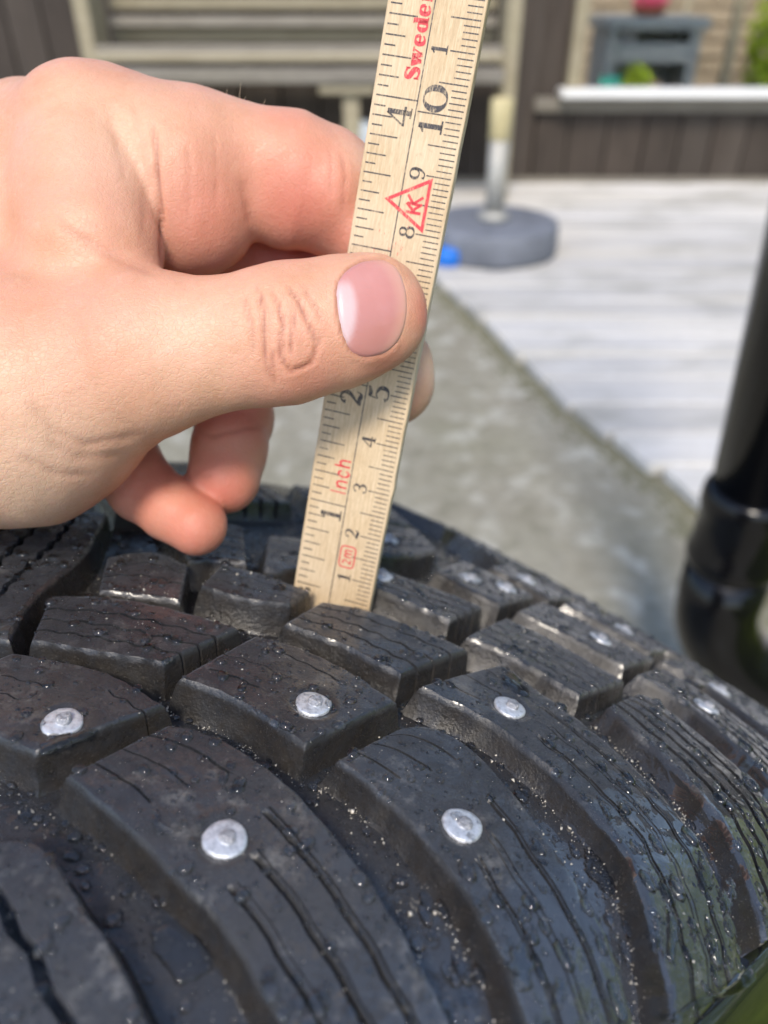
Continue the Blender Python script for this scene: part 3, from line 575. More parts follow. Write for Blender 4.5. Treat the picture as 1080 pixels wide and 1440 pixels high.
for k in range(-8, 19):
    for sgn in (1, -1):
        for nm, (F, B) in SH.items():
            if nm == 'mid' and sgn < 0: continue
            ds = (k - 3) * 30.4 + (0 if sgn > 0 else 12)
            F2 = [(sgn * a, b + ds) for a, b in F]; B2 = [(sgn * a, b + ds) for a, b in B]
            if sgn < 0: F2, B2 = F2, B2
            if F2[0][1] < -190 or F2[0][1] > 480: continue
            if not free(F2, B2): continue
            near = -20 < F2[0][1] < 260
            sp = [(t, -.1, 1.1, .62, 3.6) for t in ((.25, .5, .75) if nm == 'out' else (.3, .6))] if near else []
            F3, B3 = (F2, B2) if sgn > 0 else (B2, F2)
            if sgn < 0: F3, B3 = F3[::-1], B3[::-1]; F3, B3 = F3[::-1], B3[::-1]
            o = make_block(F3, B3, sp, .25, 5., .8 if near else 2.5)
            if sgn < 0: o.data.flip_normals()
# studs, each set in its block
def stud(block, w, s, worn, rot):
    V = []; F = []; n = 28; rings = [(2.95, -.5), (2.95, .02), (2.75, .16), (2.2, .24), (1.45, .27), (1.2, .30)]
    pin = [(1.12, .34), (1.08, .55 if worn else 1.05), (.85, .62 if worn else 1.2), (.35, .66 if worn else 1.12)]
    lob = [1 + .025 * math.sin(3 * 6.283 * i / n + rot) + random.uniform(-.014, .014) for i in range(n)]
    for ri, (r, h) in enumerate(rings + pin):
        for i in range(n):
            a = 6.283 * i / n + rot; rr = r * (lob[i] if ri < 4 else (1 if ri < 6 else (1 + .08 * math.cos(3 * a)))); off = (.35, .25) if ri > 5 else (0, 0)
            V.append((w + rr * math.cos(a) + off[0] * .6, s + rr * math.sin(a) + off[1], h + (random.uniform(-.045, .045) if 1 < ri else 0)))
    V = np.array(V); m = len(rings + pin)
    for k in range(m - 1):
        for i in range(n): F.append((k * n + i, k * n + (i + 1) % n, (k + 1) * n + (i + 1) % n, (k + 1) * n + i))
    P = S(V[:, 0], V[:, 1], V[:, 2]); c = len(P); P = np.vstack([P, S(np.array([w + .2]), np.array([s + .25]), np.array([.66 if worn else 1.1]))])
    F = [tuple(f) for f in F] + [((m - 1) * n + i, (m - 1) * n + (i + 1) % n, c, c) for i in range(n)]
    me = bpy.data.meshes.new('stud'); me.from_pydata([tuple(p) for p in P], [], [f if f[2] != f[3] else f[:3] for f in F])
    me.materials.append(M_stud); me.materials.append(M_pin)
    for i, p in enumerate(me.polygons): p.use_smooth = True; p.material_index = 1 if i >= 6 * n else 0
    link('stud', me, None, block)
for b, w_, s_, worn in STUDS:
    stud(BLK[b], w_, s_, worn, random.uniform(0, 6))

# ---------------------------------------------------------------- rain on the tyre
def level(pts):
    on = np.zeros(len(pts), bool)
    for q in POLYS:
        bb = (pts[:, 0] > q[:, 0].min()) & (pts[:, 0] < q[:, 0].max()) & (pts[:, 1] > q[:, 1].min()) & (pts[:, 1] < q[:, 1].max())
        if bb.any(): i = np.where(bb)[0]; on[i] |= inside(pts[i], q)
    return on
def drops():
    n = 25000; pts = np.stack([RNG.uniform(-60, 106, n), RNG.uniform(15, 235, n)], -1); on = level(pts)
    rad = np.exp(RNG.normal(math.log(.19), .5, n)).clip(.08, 1.0); rad = np.where(on, rad, rad * .9)
    big = RNG.random(n) < .085; rad = np.where(big, RNG.uniform(.35, 1.15, n), rad)
    keep = (RNG.random(n) < np.where(on, .75, 1.)); pts, on, rad = pts[keep], on[keep], rad[keep]
    # grit sized beads crowd at the foot of the block walls
    ex = []
    for q in POLYS[:23]:
        m = len(q) // 2; i = RNG.integers(0, m, 70); ex.append(q[i] + np.stack([RNG.normal(-.3, .7, 70), -np.abs(RNG.normal(1.8, 1.3, 70))], -1))
    ex = np.vstack(ex); e_on = level(ex); ex = ex[~e_on]; pts = np.vstack([pts, ex]); on = np.r_[on, np.zeros(len(ex), bool)]; rad = np.r_[rad, RNG.uniform(.06, .24, len(ex))]
    a = np.arange(8) / 8 * 6.283; prof = [(1., -.15), (.93, .35), (.66, .68), (.3, .84)]
    V = []; F = []; k = 0
    for (x, y), o, r in zip(pts, on, rad):
        h0 = -.10 if o else -float(dep(x)) + .05; el = 1 + .5 * random.random() * (1 if x < 70 else 2.2); hh = r * random.uniform(.6, .95); ph = random.random() * 6.28
        if x < 70: cx, cy = math.cos(ph), math.sin(ph)
        else: cx, cy = 1, -.3
        for (pr, pz) in prof:
            ux = pr * r * np.cos(a) * el; uy = pr * r * np.sin(a); V.append(np.stack([x + ux * cx - uy * cy, y + ux * cy + uy * cx, np.full(8, h0 + hh * pz)], -1))
        V.append(np.array([[x, y, h0 + hh * .9]]))
        for q in range(3):
            for i in range(8): F.append((k + q * 8 + i, k + q * 8 + (i + 1) % 8, k + (q + 1) * 8 + (i + 1) % 8, k + (q + 1) * 8 + i))
        for i in range(8): F.append((k + 24 + i, k + 24 + (i + 1) % 8, k + 32, k + 32))
        k += 33
    V = np.vstack(V); P = S(V[:, 0], V[:, 1], V[:, 2]); me = bpy.data.meshes.new('water_drops')
    me.from_pydata(P.tolist(), [], [f if f[2] != f[3] else f[:3] for f in F]); me.polygons.foreach_set('use_smooth', np.ones(len(me.polygons), bool))
    link('water_drops', me, M_water, kind='stuff', label='scattered clear rain drops beading on the black tyre', category='water')
drops()
def grit():  # sand in the grooves, plus pale grains added to stand for wet sparkle
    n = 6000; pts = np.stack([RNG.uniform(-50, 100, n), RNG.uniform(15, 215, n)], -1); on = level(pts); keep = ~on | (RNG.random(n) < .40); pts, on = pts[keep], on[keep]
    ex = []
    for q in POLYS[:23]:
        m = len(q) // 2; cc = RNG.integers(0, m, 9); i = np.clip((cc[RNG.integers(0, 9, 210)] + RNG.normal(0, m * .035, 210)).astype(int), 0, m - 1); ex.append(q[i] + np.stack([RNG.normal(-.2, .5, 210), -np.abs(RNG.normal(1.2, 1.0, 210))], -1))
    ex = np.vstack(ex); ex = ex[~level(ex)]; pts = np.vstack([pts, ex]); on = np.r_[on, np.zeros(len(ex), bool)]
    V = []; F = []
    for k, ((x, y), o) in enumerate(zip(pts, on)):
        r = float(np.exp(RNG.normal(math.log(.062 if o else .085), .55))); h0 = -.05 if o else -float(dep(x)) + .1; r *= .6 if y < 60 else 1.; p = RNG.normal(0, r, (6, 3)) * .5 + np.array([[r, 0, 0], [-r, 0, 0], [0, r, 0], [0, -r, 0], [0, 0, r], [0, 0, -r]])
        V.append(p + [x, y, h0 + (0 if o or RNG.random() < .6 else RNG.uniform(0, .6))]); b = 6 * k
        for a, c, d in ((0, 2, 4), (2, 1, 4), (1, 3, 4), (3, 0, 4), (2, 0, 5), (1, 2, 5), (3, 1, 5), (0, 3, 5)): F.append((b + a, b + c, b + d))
    V = np.vstack(V); link('sand_and_glints', mesh_np('sand_and_glints', S(V[:, 0], V[:, 1], V[:, 2]), F, False), simple('pale_sand_glint', (.62, .58, .50), .25, .35, 3000), kind='stuff', label='pale grains on the tyre, sand and added specks for wet glints', category='sand')
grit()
PUD = [
(-7.2,[(53.9,49.4),(54.0,51.2),(56.8,52.7),(59.1,53.9),(61.7,53.9),(62.9,51.3),(62.2,49.5),(60.1,48.6),(57.4,48.3),(55.3,48.4)]),
(-7.2,[(76.2,109.6),(76.8,111.7),(80.2,110.7),(83.5,109.7),(85.2,109.1),(84.8,107.7),(82.8,106.7),(80.2,106.6),(78.0,107.5)]),
(-7.2,[(83.4,112.2),(84.7,113.7),(87.1,111.4),(90.0,110.0),(93.2,107.8),(93.9,105.4),(90.4,107.5),(87.2,109.1)]),
(-7.2,[(81.4,144.0),(82.5,145.8),(85.5,142.5),(88.3,143.0),(90.0,140.9),(89.0,138.4),(86.4,139.0)]),
(0,[(86.7,124.5),(88.4,124.5),(90.5,122.5),(90.9,119.1),(89.3,119.2)]),
(0,[(90.3,104.0),(90.3,105.7),(91.3,105.4),(92.3,103.7),(92.2,102.3),(91.1,102.7)]),
(0,[(97.4,96.7),(97.7,101.8),(98.7,108.5),(99.7,113.6),(99.5,117.6),(100.0,120.0),(100.9,119.7),(100.7,114.5),(99.4,108.5),(98.6,101.5),(98.1,98.4)]),
(0,[(89.1,109.7),(91.2,109.8),(93.7,105.1),(93.5,103.6),(90.9,107.8)]),
(0,[(91.7,112.6),(92.9,112.7),(93.7,111.7),(93.5,110.6)]),
(0,[(92.9,115.9),(94.6,115.5),(96.1,114.2),(95.9,112.7),(94.4,113.8)]),
(0,[(83.1,81.5),(82.5,84.8),(85.5,83.3),(86.9,80.7),(85.1,80.2)]),
(0,[(87.4,85.9),(88.8,86.0),(89.9,83.7),(89.2,83.1)]),
(0,[(83.6,71.7),(84.4,73.5),(85.6,73.7),(85.9,72.8),(84.8,71.1)]),
(0,[(22.8,47.2),(22.3,49.4),(23.1,52.2),(24.1,54.9),(25.0,53.0),(24.8,49.5),(24.8,47.3)]),
(0,[(41.7,126.8),(41.8,130.4),(46.3,129.1),(49.2,127.1),(48.0,124.8),(45.1,124.8)]),
(0,[(72.9,115.8),(73.9,116.3),(76.1,114.6),(75.5,114.0)]),
(0,[(91.4,125.6),(91.7,127.3),(93.4,125.0),(92.9,123.4)]),
(0,[(96.2,130.6),(97.2,131.0),(98.3,128.9),(97.7,128.2)]),
(0,[(91.4,122.6),(92.3,123.5),(93.9,122.8),(94.0,120.5),(92.8,120.7)]),
(0,[(49.7,200.1),(53.3,201.2),(54.7,194.9),(51.5,194.6)]),
(0,[(59.0,72.7),(59.3,73.2),(61.1,72.6),(60.3,72.3)]),
(0,[(42.0,55.4),(42.1,56.0),(45.2,55.2),(46.5,56.2),(46.3,55.0),(44.7,54.4)]),
(0,[(30.0,76.5),(30.6,77.4),(33.2,77.6),(32.6,76.6)]),
]
def puddles():
    V = []; F = []; k = 0
    for lv, poly in PUD:
        p = np.array(poly + [poly[0]]); m = 40; b = resample(poly + [poly[0]], m + 1)[:-1]; b = b + (RNG.normal(0, .16, (m, 1)) + .3 * np.sin(np.arange(m) * .9 + RNG.random() * 6)[:, None]) * (b - b.mean(0)) / (np.linalg.norm(b - b.mean(0), axis=1)[:, None] + 1e-6) * min(1., np.ptp(b) / 5); c = b.mean(0); size = np.sqrt(np.abs(np.cross(b - c, np.roll(b, -1, 0) - c).sum() / 2))
        hh = min(.6, .11 * size + .12); lev = [(1.0, -.15), (.97, .35), (.9, .62), (.75, .86), (.5, .97), (.25, 1.)]
        for t, z in lev: q = c + (b - c) * t; V.append(np.c_[q, np.zeros(m) + (0. if lv == 0 else -dep(q[:, 0])) + hh * z])
        V.append(np.array([[c[0], c[1], (lv if lv == 0 else -float(dep(c[0]))) + hh]]))
        for q in range(len(lev) - 1):
            for i in range(m): F.append((k + q * m + i, k + (q + 1) * m + i, k + (q + 1) * m + (i + 1) % m, k + q * m + (i + 1) % m))
        e = k + (len(lev) - 1) * m
        for i in range(m): F.append((e + i, k + len(lev) * m, e + (i + 1) % m))
        k += len(lev) * m + 1
    V = np.vstack(V); P = S(V[:, 0], V[:, 1], V[:, 2]); me = bpy.data.meshes.new('water_pools'); me.from_pydata(P.tolist(), [], F)
    me.polygons.foreach_set('use_smooth', np.ones(len(me.polygons), bool)); bm = bmesh.new(); bm.from_mesh(me); bmesh.ops.recalc_face_normals(bm, faces=bm.faces); bm.to_mesh(me); bm.free()
    link('water_pools', me, M_water, kind='stuff', label='small clear pools and runs of water in the tread', category='water')
puddles()

# ================================================================ RULER
RP = np.array([-4.449, 24.648, 166.533]); RD = np.array([.18105632, -.93128968, -.31609832]); RW = np.array([.95792468, .23977928, -.15775363])
w0 = c2w(RP); dX = (c2w(RP + RW) - w0) * 1000; dY = (c2w(RP + RD) - w0) * 1000; dZ = np.cross(dX, dY)
ruler = empty('folding_ruler', (0, 0, 0), label='birch wood folding ruler with black scales held upright in the tread', category='ruler')
RM = Matrix(((dX[0], dY[0], dZ[0], w0[0]), (dX[1], dY[1], dZ[1], w0[1]), (dX[2], dY[2], dZ[2], w0[2]), (0, 0, 0, 1)))
ruler.matrix_world = RM
def blade():
    ny = 260; X = np.r_[.55, .45, .2, np.linspace(-.3, -15.9, 16), -16.4, -16.62, -16.7]; Z = np.zeros(len(X)); Z[0] = Z[-1] = -.32; Z[1] = Z[-2] = -.1; Z[2] = Z[-3] = -.02
    ring = np.r_[np.c_[X, Z], np.c_[X[::-1], -3.0 - Z[::-1]]]; ys = np.linspace(-.15, 205, ny); m = len(ring)
    nx = np.interp(np.arange(ny), np.arange(0, ny, 6), RNG.normal(0, .05, len(np.arange(0, ny, 6))))
    V = np.zeros((ny, m, 3)); V[..., 0] = ring[:, 0]; V[..., 2] = ring[:, 1]; V[..., 1] = ys[:, None]
    right = ring[:, 0] > 0; V[:, right, 0] += nx[:, None]
    dent = np.exp(-((ys - 31.5) / 1.6) ** 2) * .22; V[:, right, 0] += dent[:, None]
    # worn, rounded foot corners
    for i in range(ny):
        t = ys[i] + .15
        if t < 2: k = 1 - .10 * (1 - t / 2) ** 2; V[i, :, 0] = (V[i, :, 0] + 8) * k - 8
    V = V.reshape(-1, 3) * .001; i = np.arange(ny - 1)[:, None]; j = np.arange(m)[None, :]
    F = np.stack([i * m + j, (i + 1) * m + j, (i + 1) * m + (j + 1) % m, i * m + (j + 1) % m], -1).reshape(-1, 4)
    bm = bmesh.new(); vs = [bm.verts.new(v) for v in V]
    for f in F: bm.faces.new([vs[q] for q in f])
    bm.faces.new(vs[:m]); bm.faces.new(vs[-m:]); o = bm_obj('blade', bm, M_wood, ruler)
blade()
bm = bmesh.new(); lathe(bm, [(.0042, -.0036), (.0052, -.0034), (.0052, .0004), (.0042, .0006)], 32, Matrix.Translation((-.0083, .196, 0))); bm_obj('hinge_rivet', bm, M_steel, ruler, smooth=True)
ZP = .035
class Print:
    def __init__(s): s.V = []; s.F = []
    def quad(s, a, b, c, d): k = len(s.V); s.V += [a, b, c, d]; s.F.append((k, k + 1, k + 2, k + 3))
    def ribbon(s, pts, M):                       # pts (x, y, width) in glyph units, M maps (x, y) to ruler mm
        p = np.array(pts, float); p[:, 2] *= 1.22
        if len(p) > 2:
            q = np.vstack([2 * p[0] - p[1], p, 2 * p[-1] - p[-2]]); out = []
            for i in range(1, len(p)):
                for t in np.linspace(0, 1, 7, endpoint=False):
                    a, b, c, d = q[i - 1], q[i], q[i + 1], q[i + 2]; out.append(.5 * (2 * b + (c - a) * t + (2 * a - 5 * b + 4 * c - d) * t * t + (3 * b - a - 3 * c + d) * t ** 3))
            p = np.vstack(out + [p[-1]])
        t = np.gradient(p[:, :2], axis=0); t /= np.linalg.norm(t, axis=1)[:, None] + 1e-9; nn = np.stack([-t[:, 1], t[:, 0]], -1)
        L = p[:, :2] + nn * p[:, 2:3] / 2; R = p[:, :2] - nn * p[:, 2:3] / 2; k = len(s.V)
        for a, b in zip(L, R): s.V += [M(*a), M(*b)]
        for i in range(len(p) - 1): s.F.append((k + 2 * i, k + 2 * i + 1, k + 2 * i + 3, k + 2 * i + 2))
    def build(s, name, mat, z=ZP, **kw):
        V = np.array([(x, y, z) for x, y in s.V]) * .001; F = np.array(s.F)
        a = V[F[:, 0]]; cr = np.cross(V[F[:, 1]] - a, V[F[:, 2]] - a)[:, 2]; F[cr < 0] = F[cr < 0][:, ::-1]
        return link(name, mesh_np(name, V, F, False), mat, ruler, **kw)
def ell(cx, cy, rx, ry, thick, thin, a0=0, a1=360):
    return [(cx + rx * math.cos(math.radians(a)), cy + ry * math.sin(math.radians(a)), thin + (thick - thin) * abs(math.cos(math.radians(a))) ** 1.5) for a in np.linspace(a0, a1, 17)]
GL = {
 '1': [[(.52, 0, .2), (.52, .5, .2), (.52, 1, .2)], [(.5, .97, .05), (.36, .84, .09), (.2, .78, .04)], [(.2, .025, .06), (.84, .025, .06)]],
 '2': [[(.2, .70, .19), (.2, .76, .17), (.24, .88, .07), (.45, .97, .06), (.72, .87, .15), (.76, .68, .2), (.6, .45, .14), (.35, .25, .08), (.14, .05, .05)], [(.13, .05, .1), (.4, .09, .17), (.66, .04, .15), (.8, .08, .08), (.87, .26, .04)]],
 '3': [[(.2, .76, .17), (.24, .88, .07), (.5, .97, .06), (.73, .86, .15), (.74, .7, .18), (.6, .56, .08), (.4, .53, .05)], [(.4, .53, .05), (.65, .5, .09), (.8, .29, .2), (.72, .1, .13), (.48, .02, .06), (.26, .07, .07), (.18, .22, .17)]],
 '4': [[(.62, 1, .07), (.08, .3, .06)], [(.04, .28, .08), (.94, .28, .08)], [(.66, 1, .19), (.66, 0, .19)], [(.42, .025, .05), (.9, .025, .05)]],
 '5': [[(.27, .93, .13), (.5, .9, .15), (.82, 1., .08)], [(.27, .95, .05), (.22, .52, .06)], [(.22, .52, .05), (.45, .62, .07), (.75, .5, .15), (.82, .3, .2), (.72, .1, .13), (.45, .02, .06), (.25, .07, .08), (.18, .2, .18)]],
 '6': [ell(.5, .32, .33, .3, .17, .05), [(.17, .32, .18), (.2, .65, .14), (.4, .94, .08), (.64, .98, .06), (.8, .88, .14)]],
 '7': [[(.15, .78, .05), (.2, .93, .1), (.5, .9, .16), (.85, .97, .1)], [(.85, .97, .05), (.6, .5, .12), (.5, .02, .2)]],
 '8': [ell(.5, .75, .26, .22, .15, .05), ell(.5, .27, .35, .26, .17, .05)],
 '9': [ell(.5, .67, .33, .3, .17, .05), [(.83, .68, .18), (.8, .35, .14), (.6, .06, .08), (.36, .02, .06), (.2, .12, .16)]],
 '0': [ell(.5, .5, .38, .48, .2, .05)],
 'S': [[(.86, .7, .1), (.82, .86, .12), (.5, .96, .12), (.2, .86, .24), (.22, .66, .28), (.5, .52, .3), (.8, .34, .3), (.78, .12, .24), (.5, .03, .12), (.2, .12, .12), (.13, .32, .1)], [(.88, .98, .08), (.86, .68, .08)], [(.12, .0, .08), (.12, .34, .08)]],
 'w': [[(.12, .68, .26), (.3, .02, .2)], [(.3, .02, .07), (.5, .6, .07)], [(.46, .68, .26), (.64, .02, .2)], [(.64, .02, .07), (.88, .66, .07)], [(0, .67, .07), (.34, .67, .07)], [(.36, .67, .07), (.66, .67, .07)], [(.74, .67, .07), (1., .67, .07)]],
 'e': [[(.22, .36, .12), (.8, .36, .12)], [(.8, .36, .2), (.74, .58, .2), (.5, .67, .1), (.24, .56, .26), (.18, .34, .3), (.26, .12, .26), (.52, .03, .12), (.82, .14, .09)]],
 'd': [ell(.42, .34, .26, .31, .28, .1), [(.76, .0, .26), (.76, 1., .26)], [(.54, .98, .07), (.86, .98, .07)], [(.7, .025, .07), (1., .025, .07)]],
 'n': [[(.24, 0, .24), (.24, .67, .24)], [(.3, .5, .08), (.5, .66, .14), (.72, .56, .24), (.76, .3, .25), (.76, .0, .25)], [(.06, .65, .07), (.3, .65, .07)], [(.06, .025, .07), (.44, .025, .07)], [(.58, .025, .07), (.94, .025, .07)]],
 'I': [[(.5, 0, .16), (.5, 1, .16)]],
 'i': [[(.2, 0, .14), (.2, .66, .14)], [(.2, .36, .1), (.34, .6, .12), (.58, .65, .13), (.76, .5, .14), (.78, 0, .14)]],
 'c': [[(.82, .5, .12), (.66, .63, .13), (.42, .64, .13), (.22, .44, .14), (.22, .2, .14), (.42, .02, .13), (.66, .03, .13), (.84, .18, .12)]],
 'h': [[(.2, 0, .14), (.2, 1., .14)], [(.2, .36, .1), (.34, .6, .12), (.58, .65, .13), (.76, .5, .14), (.78, 0, .14)]],
 'm': [[(.14, 0, .11), (.14, .66, .11)], [(.14, .4, .08), (.26, .62, .1), (.4, .62, .11), (.48, .48, .11), (.5, 0, .11)], [(.5, .4, .08), (.62, .62, .1), (.78, .62, .11), (.85, .48, .11), (.86, 0, .11)]],
 't': [[(.14, .92, .14), (.4, .97, .14), (.7, .85, .14), (.68, .62, .14), (.2, .05, .14)], [(.14, .05, .13), (.82, .05, .13)]],
}
def glyph(pr, ch, s0, v0, wdt, hgt):             # reading direction runs up the ruler, tops point to the inch side
    for st_ in GL[ch]: pr.ribbon(st_, lambda x, y: (-(v0 + y * hgt), s0 + x * wdt))
tk = Print()
def tick(pr, s, v0, v1, wd=.2): pr.quad((-v0, s - wd / 2), (-v0, s + wd / 2), (-v1, s + wd / 2), (-v1, s - wd / 2))
for mm in range(2, 196):
    e = 2.75
    if mm % 10 == 0: e = 8.2 if mm % 100 == 0 else (3.55 if mm == 50 else 4.4)
    elif mm % 5 == 0: e = 5.25
    tick(tk, mm, .0 + random.uniform(-.05, .1), e + random.uniform(-.1, .1), .20 if mm % 5 else .22)
for k in range(1, 122):
    s = k * 25.4 / 16; e = 14.0
    if k % 16 == 0: e = 8.5
    elif k % 4 == 0: e = 10.9
    elif k % 2 == 0: e = 12.45
    tick(tk, s, e + random.uniform(-.1, .1), 16.0 + random.uniform(-.1, .1), .24)
tk.quad((-8.3, 1.), (-8.3, 195), (-8.51, 195), (-8.51, 1.)); tk.build('tick_marks', M_ink)
for cmv in range(1, 19):
    pr = Print()
    if cmv == 10: glyph(pr, '1', 96.2, 3.2, 3.4, 4.3); glyph(pr, '0', 100.2, 3.2, 4.4, 4.3)
    elif cmv == 5: glyph(pr, '5', 48.1, 3.75, 3.6, 4.1)
    elif cmv > 10: glyph(pr, '1', cmv * 10 - 1.15, 4.8, 2.2, 2.85); glyph(pr, str(cmv % 10), cmv * 10 + 1.3, 4.8, 2.4, 2.85) if cmv > 11 else None
    else: glyph(pr, str(cmv), cmv * 10 - 1.15, 4.75, 2.4, 2.8)
    pr.build('centimetre_numeral', M_ink)
for inch, s0 in ((1, 21.3), (2, 46.2), (3, 71.9), (4, 97.1), (5, 122.5), (6, 147.9)):
    pr = Print(); glyph(pr, str(inch), s0, 9.05, 3.5, 4.4); pr.build('inch_numeral', M_ink)
pr = Print(); x = 104.7
for ch, wd in (('S', 2.1), ('w', 2.9), ('e', 2.0), ('d', 2.3), ('e', 2.0), ('n', 2.5)): glyph(pr, ch, x, 8.95, wd, 2.55); x += wd + .12
pr.build('red_lettering', M_red)
pr = Print(); x = 27.6
for ch, wd in (('I', 1.2), ('i', 2.15), ('c', 2.05), ('h', 2.15)): glyph(pr, ch, x, 8.9, wd, 3.3); x += wd + .1
pr.build('red_lettering', M_red)
pr = Print()
tri = np.array([(85.05, 11.35), (89.75, 3.15), (80.3, 3.15)]); c = tri.mean(0); tin = c + (tri - c) * .78
for i in range(3):
    j = (i + 1) % 3; pr.quad((-tri[i][1], tri[i][0]), (-tri[j][1], tri[j][0]), (-tin[j][1], tin[j][0]), (-tin[i][1], tin[i][0]))
for a in ([(83.5, 4.2, .42), (83.5, 7.0, .42)], [(83.6, 5.4, .4), (85.0, 7.1, .4)], [(84.0, 5.6, .4), (85.1, 4.2, .4)], [(85.0, 5.9, .4), (86.4, 7.1, .4)], [(85.0, 5.8, .4), (86.3, 4.2, .4)], [(84.9, 4.6, .38), (85.0, 6.9, .38)]):
    pr.ribbon(a, lambda x, y: (-y, x))
pr.build('triangle_mark', M_red, ZP + .004)
pr = Print(); a, b, c_, d_ = 12.35, 17.1, 4.6, 7.75; r = .7
pts = [(a + r, c_), (b - r, c_), (b - .2, c_ + .2), (b, c_ + r), (b, d_ - r), (b - .2, d_ - .2), (b - r, d_), (a + r, d_), (a + .2, d_ - .2), (a, d_ - r), (a, c_ + r), (a + .2, c_ + .2), (a + r, c_)]
for p, q in zip(pts, pts[1:]): pr.ribbon([(p[0], p[1], .24), (q[0], q[1], .24)], lambda x, y: (-y, x))
glyph(pr, 't', 12.95, 5.25, 1.4, 1.8); glyph(pr, 'm', 14.4, 5.25, 2.1, 2.4); pr.build('length_mark', M_red, ZP + .002)
pr = Print()
for _ in range(26):
    s_ = random.gauss(77.2, 1.3); v_ = random.gauss(8.2, 1.5); q = random.uniform(.1, .32); pr.quad((-v_, s_), (-v_ - q * .5, s_), (-v_ - q * .5, s_ + q * 2), (-v_, s_ + q * 2))
pr.build('worn_red_print', M_faded)

# ================================================================ HAND
def px(x, y, z): return np.array([(x - 540) / FPX * z, (y - 720) / FPX * z, z], np.float32)
def cone(P, A, B, flat=1.):                     # tapered limb between two joints (x, y, depth, radius in pixels)
    a = px(*A[:3]); b = px(*B[:3]); ra = A[3] * A[2] / FPX; rb = B[3] * B[2] / FPX; ba = b - a
    t = np.clip(((P - a) @ ba) / (ba @ ba), 0, 1); v = P - a - t[:, None] * ba
    if flat != 1.: v = v.copy(); v[:, 2] *= flat
    return np.sqrt((v * v).sum(1)) - (ra + (rb - ra) * t)
def chain(P, js, k=2., flat=1.):
    d = None
    for A, B in zip(js, js[1:]): e = cone(P, A, B, flat); d = e if d is None else smin(d, e, k)
    return d
def smin(a, b, k): h = np.clip(.5 + .5 * (b - a) / k, 0, 1); return b + (a - b) * h - k * h * (1 - h)
THUMB = [(517, 442, 138.5, 84), (470, 455, 137.5, 88), (400, 470, 136.5, 94), (345, 479, 136.5, 88), (290, 488, 137, 90), (185, 500, 139, 112)]
def hand_sdf(P):
    th = chain(P, THUMB, 3., 1.22)
    thenar = chain(P, [(185, 500, 139, 112), (30, 556, 146, 176), (-170, 575, 152, 182)], 6., 1.05)
    web = chain(P, [(118, 190, 151, 94), (124, 280, 147.5, 98), (132, 350, 143, 96)], 4.)
    back = chain(P, [(60, 235, 162, 112), (-150, 300, 166, 120), (-420, 380, 168, 150), (-1000, 430, 172, 165)], 8.)
    body = chain(P, [(50, 380, 166, 165), (-250, 430, 166, 190), (-480, 450, 168, 200), (-1000, 480, 172, 205)], 10.)
    heel = chain(P, [(60, 520, 172, 110), (-250, 560, 166, 150), (-480, 520, 168, 170)], 8.)
    palm = smin(smin(smin(back, body, 9.), heel, 8.), smin(thenar, th, 7.), 9.); palm = smin(palm, web, 5.)
    idx = chain(P, [(150, 216, 155, 114), (252, 258, 155.5, 117)], 3.)
    pad1 = cone(P, (258, 262, 154.5, 102), (266, 294, 154, 95), 1.15); pad2 = chain(P, [(414, 258, 157.5, 93), (452, 266, 159, 83), (468, 282, 161, 76)], 2., 1.28)
    fore = smin(smin(idx, pad1, 3.), chain(P, [(280, 222, 157, 88), (405, 240, 157, 72), (462, 272, 157, 72)], 3.), 4.); fore = smin(fore, pad2, 2.6)
    fore = smin(fore, chain(P, [(468, 282, 161, 70), (520, 330, 159, 58), (548, 365, 157.5, 52)], 2.), 2.)
    mid = chain(P, [(90, 330, 172, 100), (300, 350, 178, 84), (430, 372, 180, 72), (482, 495, 171, 60), (547, 515, 167, 58), (553, 541, 166.5, 57)], 2.5)
    ring = chain(P, [(80, 420, 182, 100), (290, 510, 186, 66), (330, 588, 176, 53), (323, 630, 170, 51), (314, 672, 167, 51)], 2.)
    pink = chain(P, [(50, 500, 184, 100), (140, 600, 176, 64), (200, 686, 165, 46), (240, 715, 162, 44), (276, 738, 160, 43)], 2.)
    d = smin(palm, fore, 1.0); d = smin(d, mid, 1.2); d = smin(d, ring, 1.3); return smin(d, pink, 1.5)
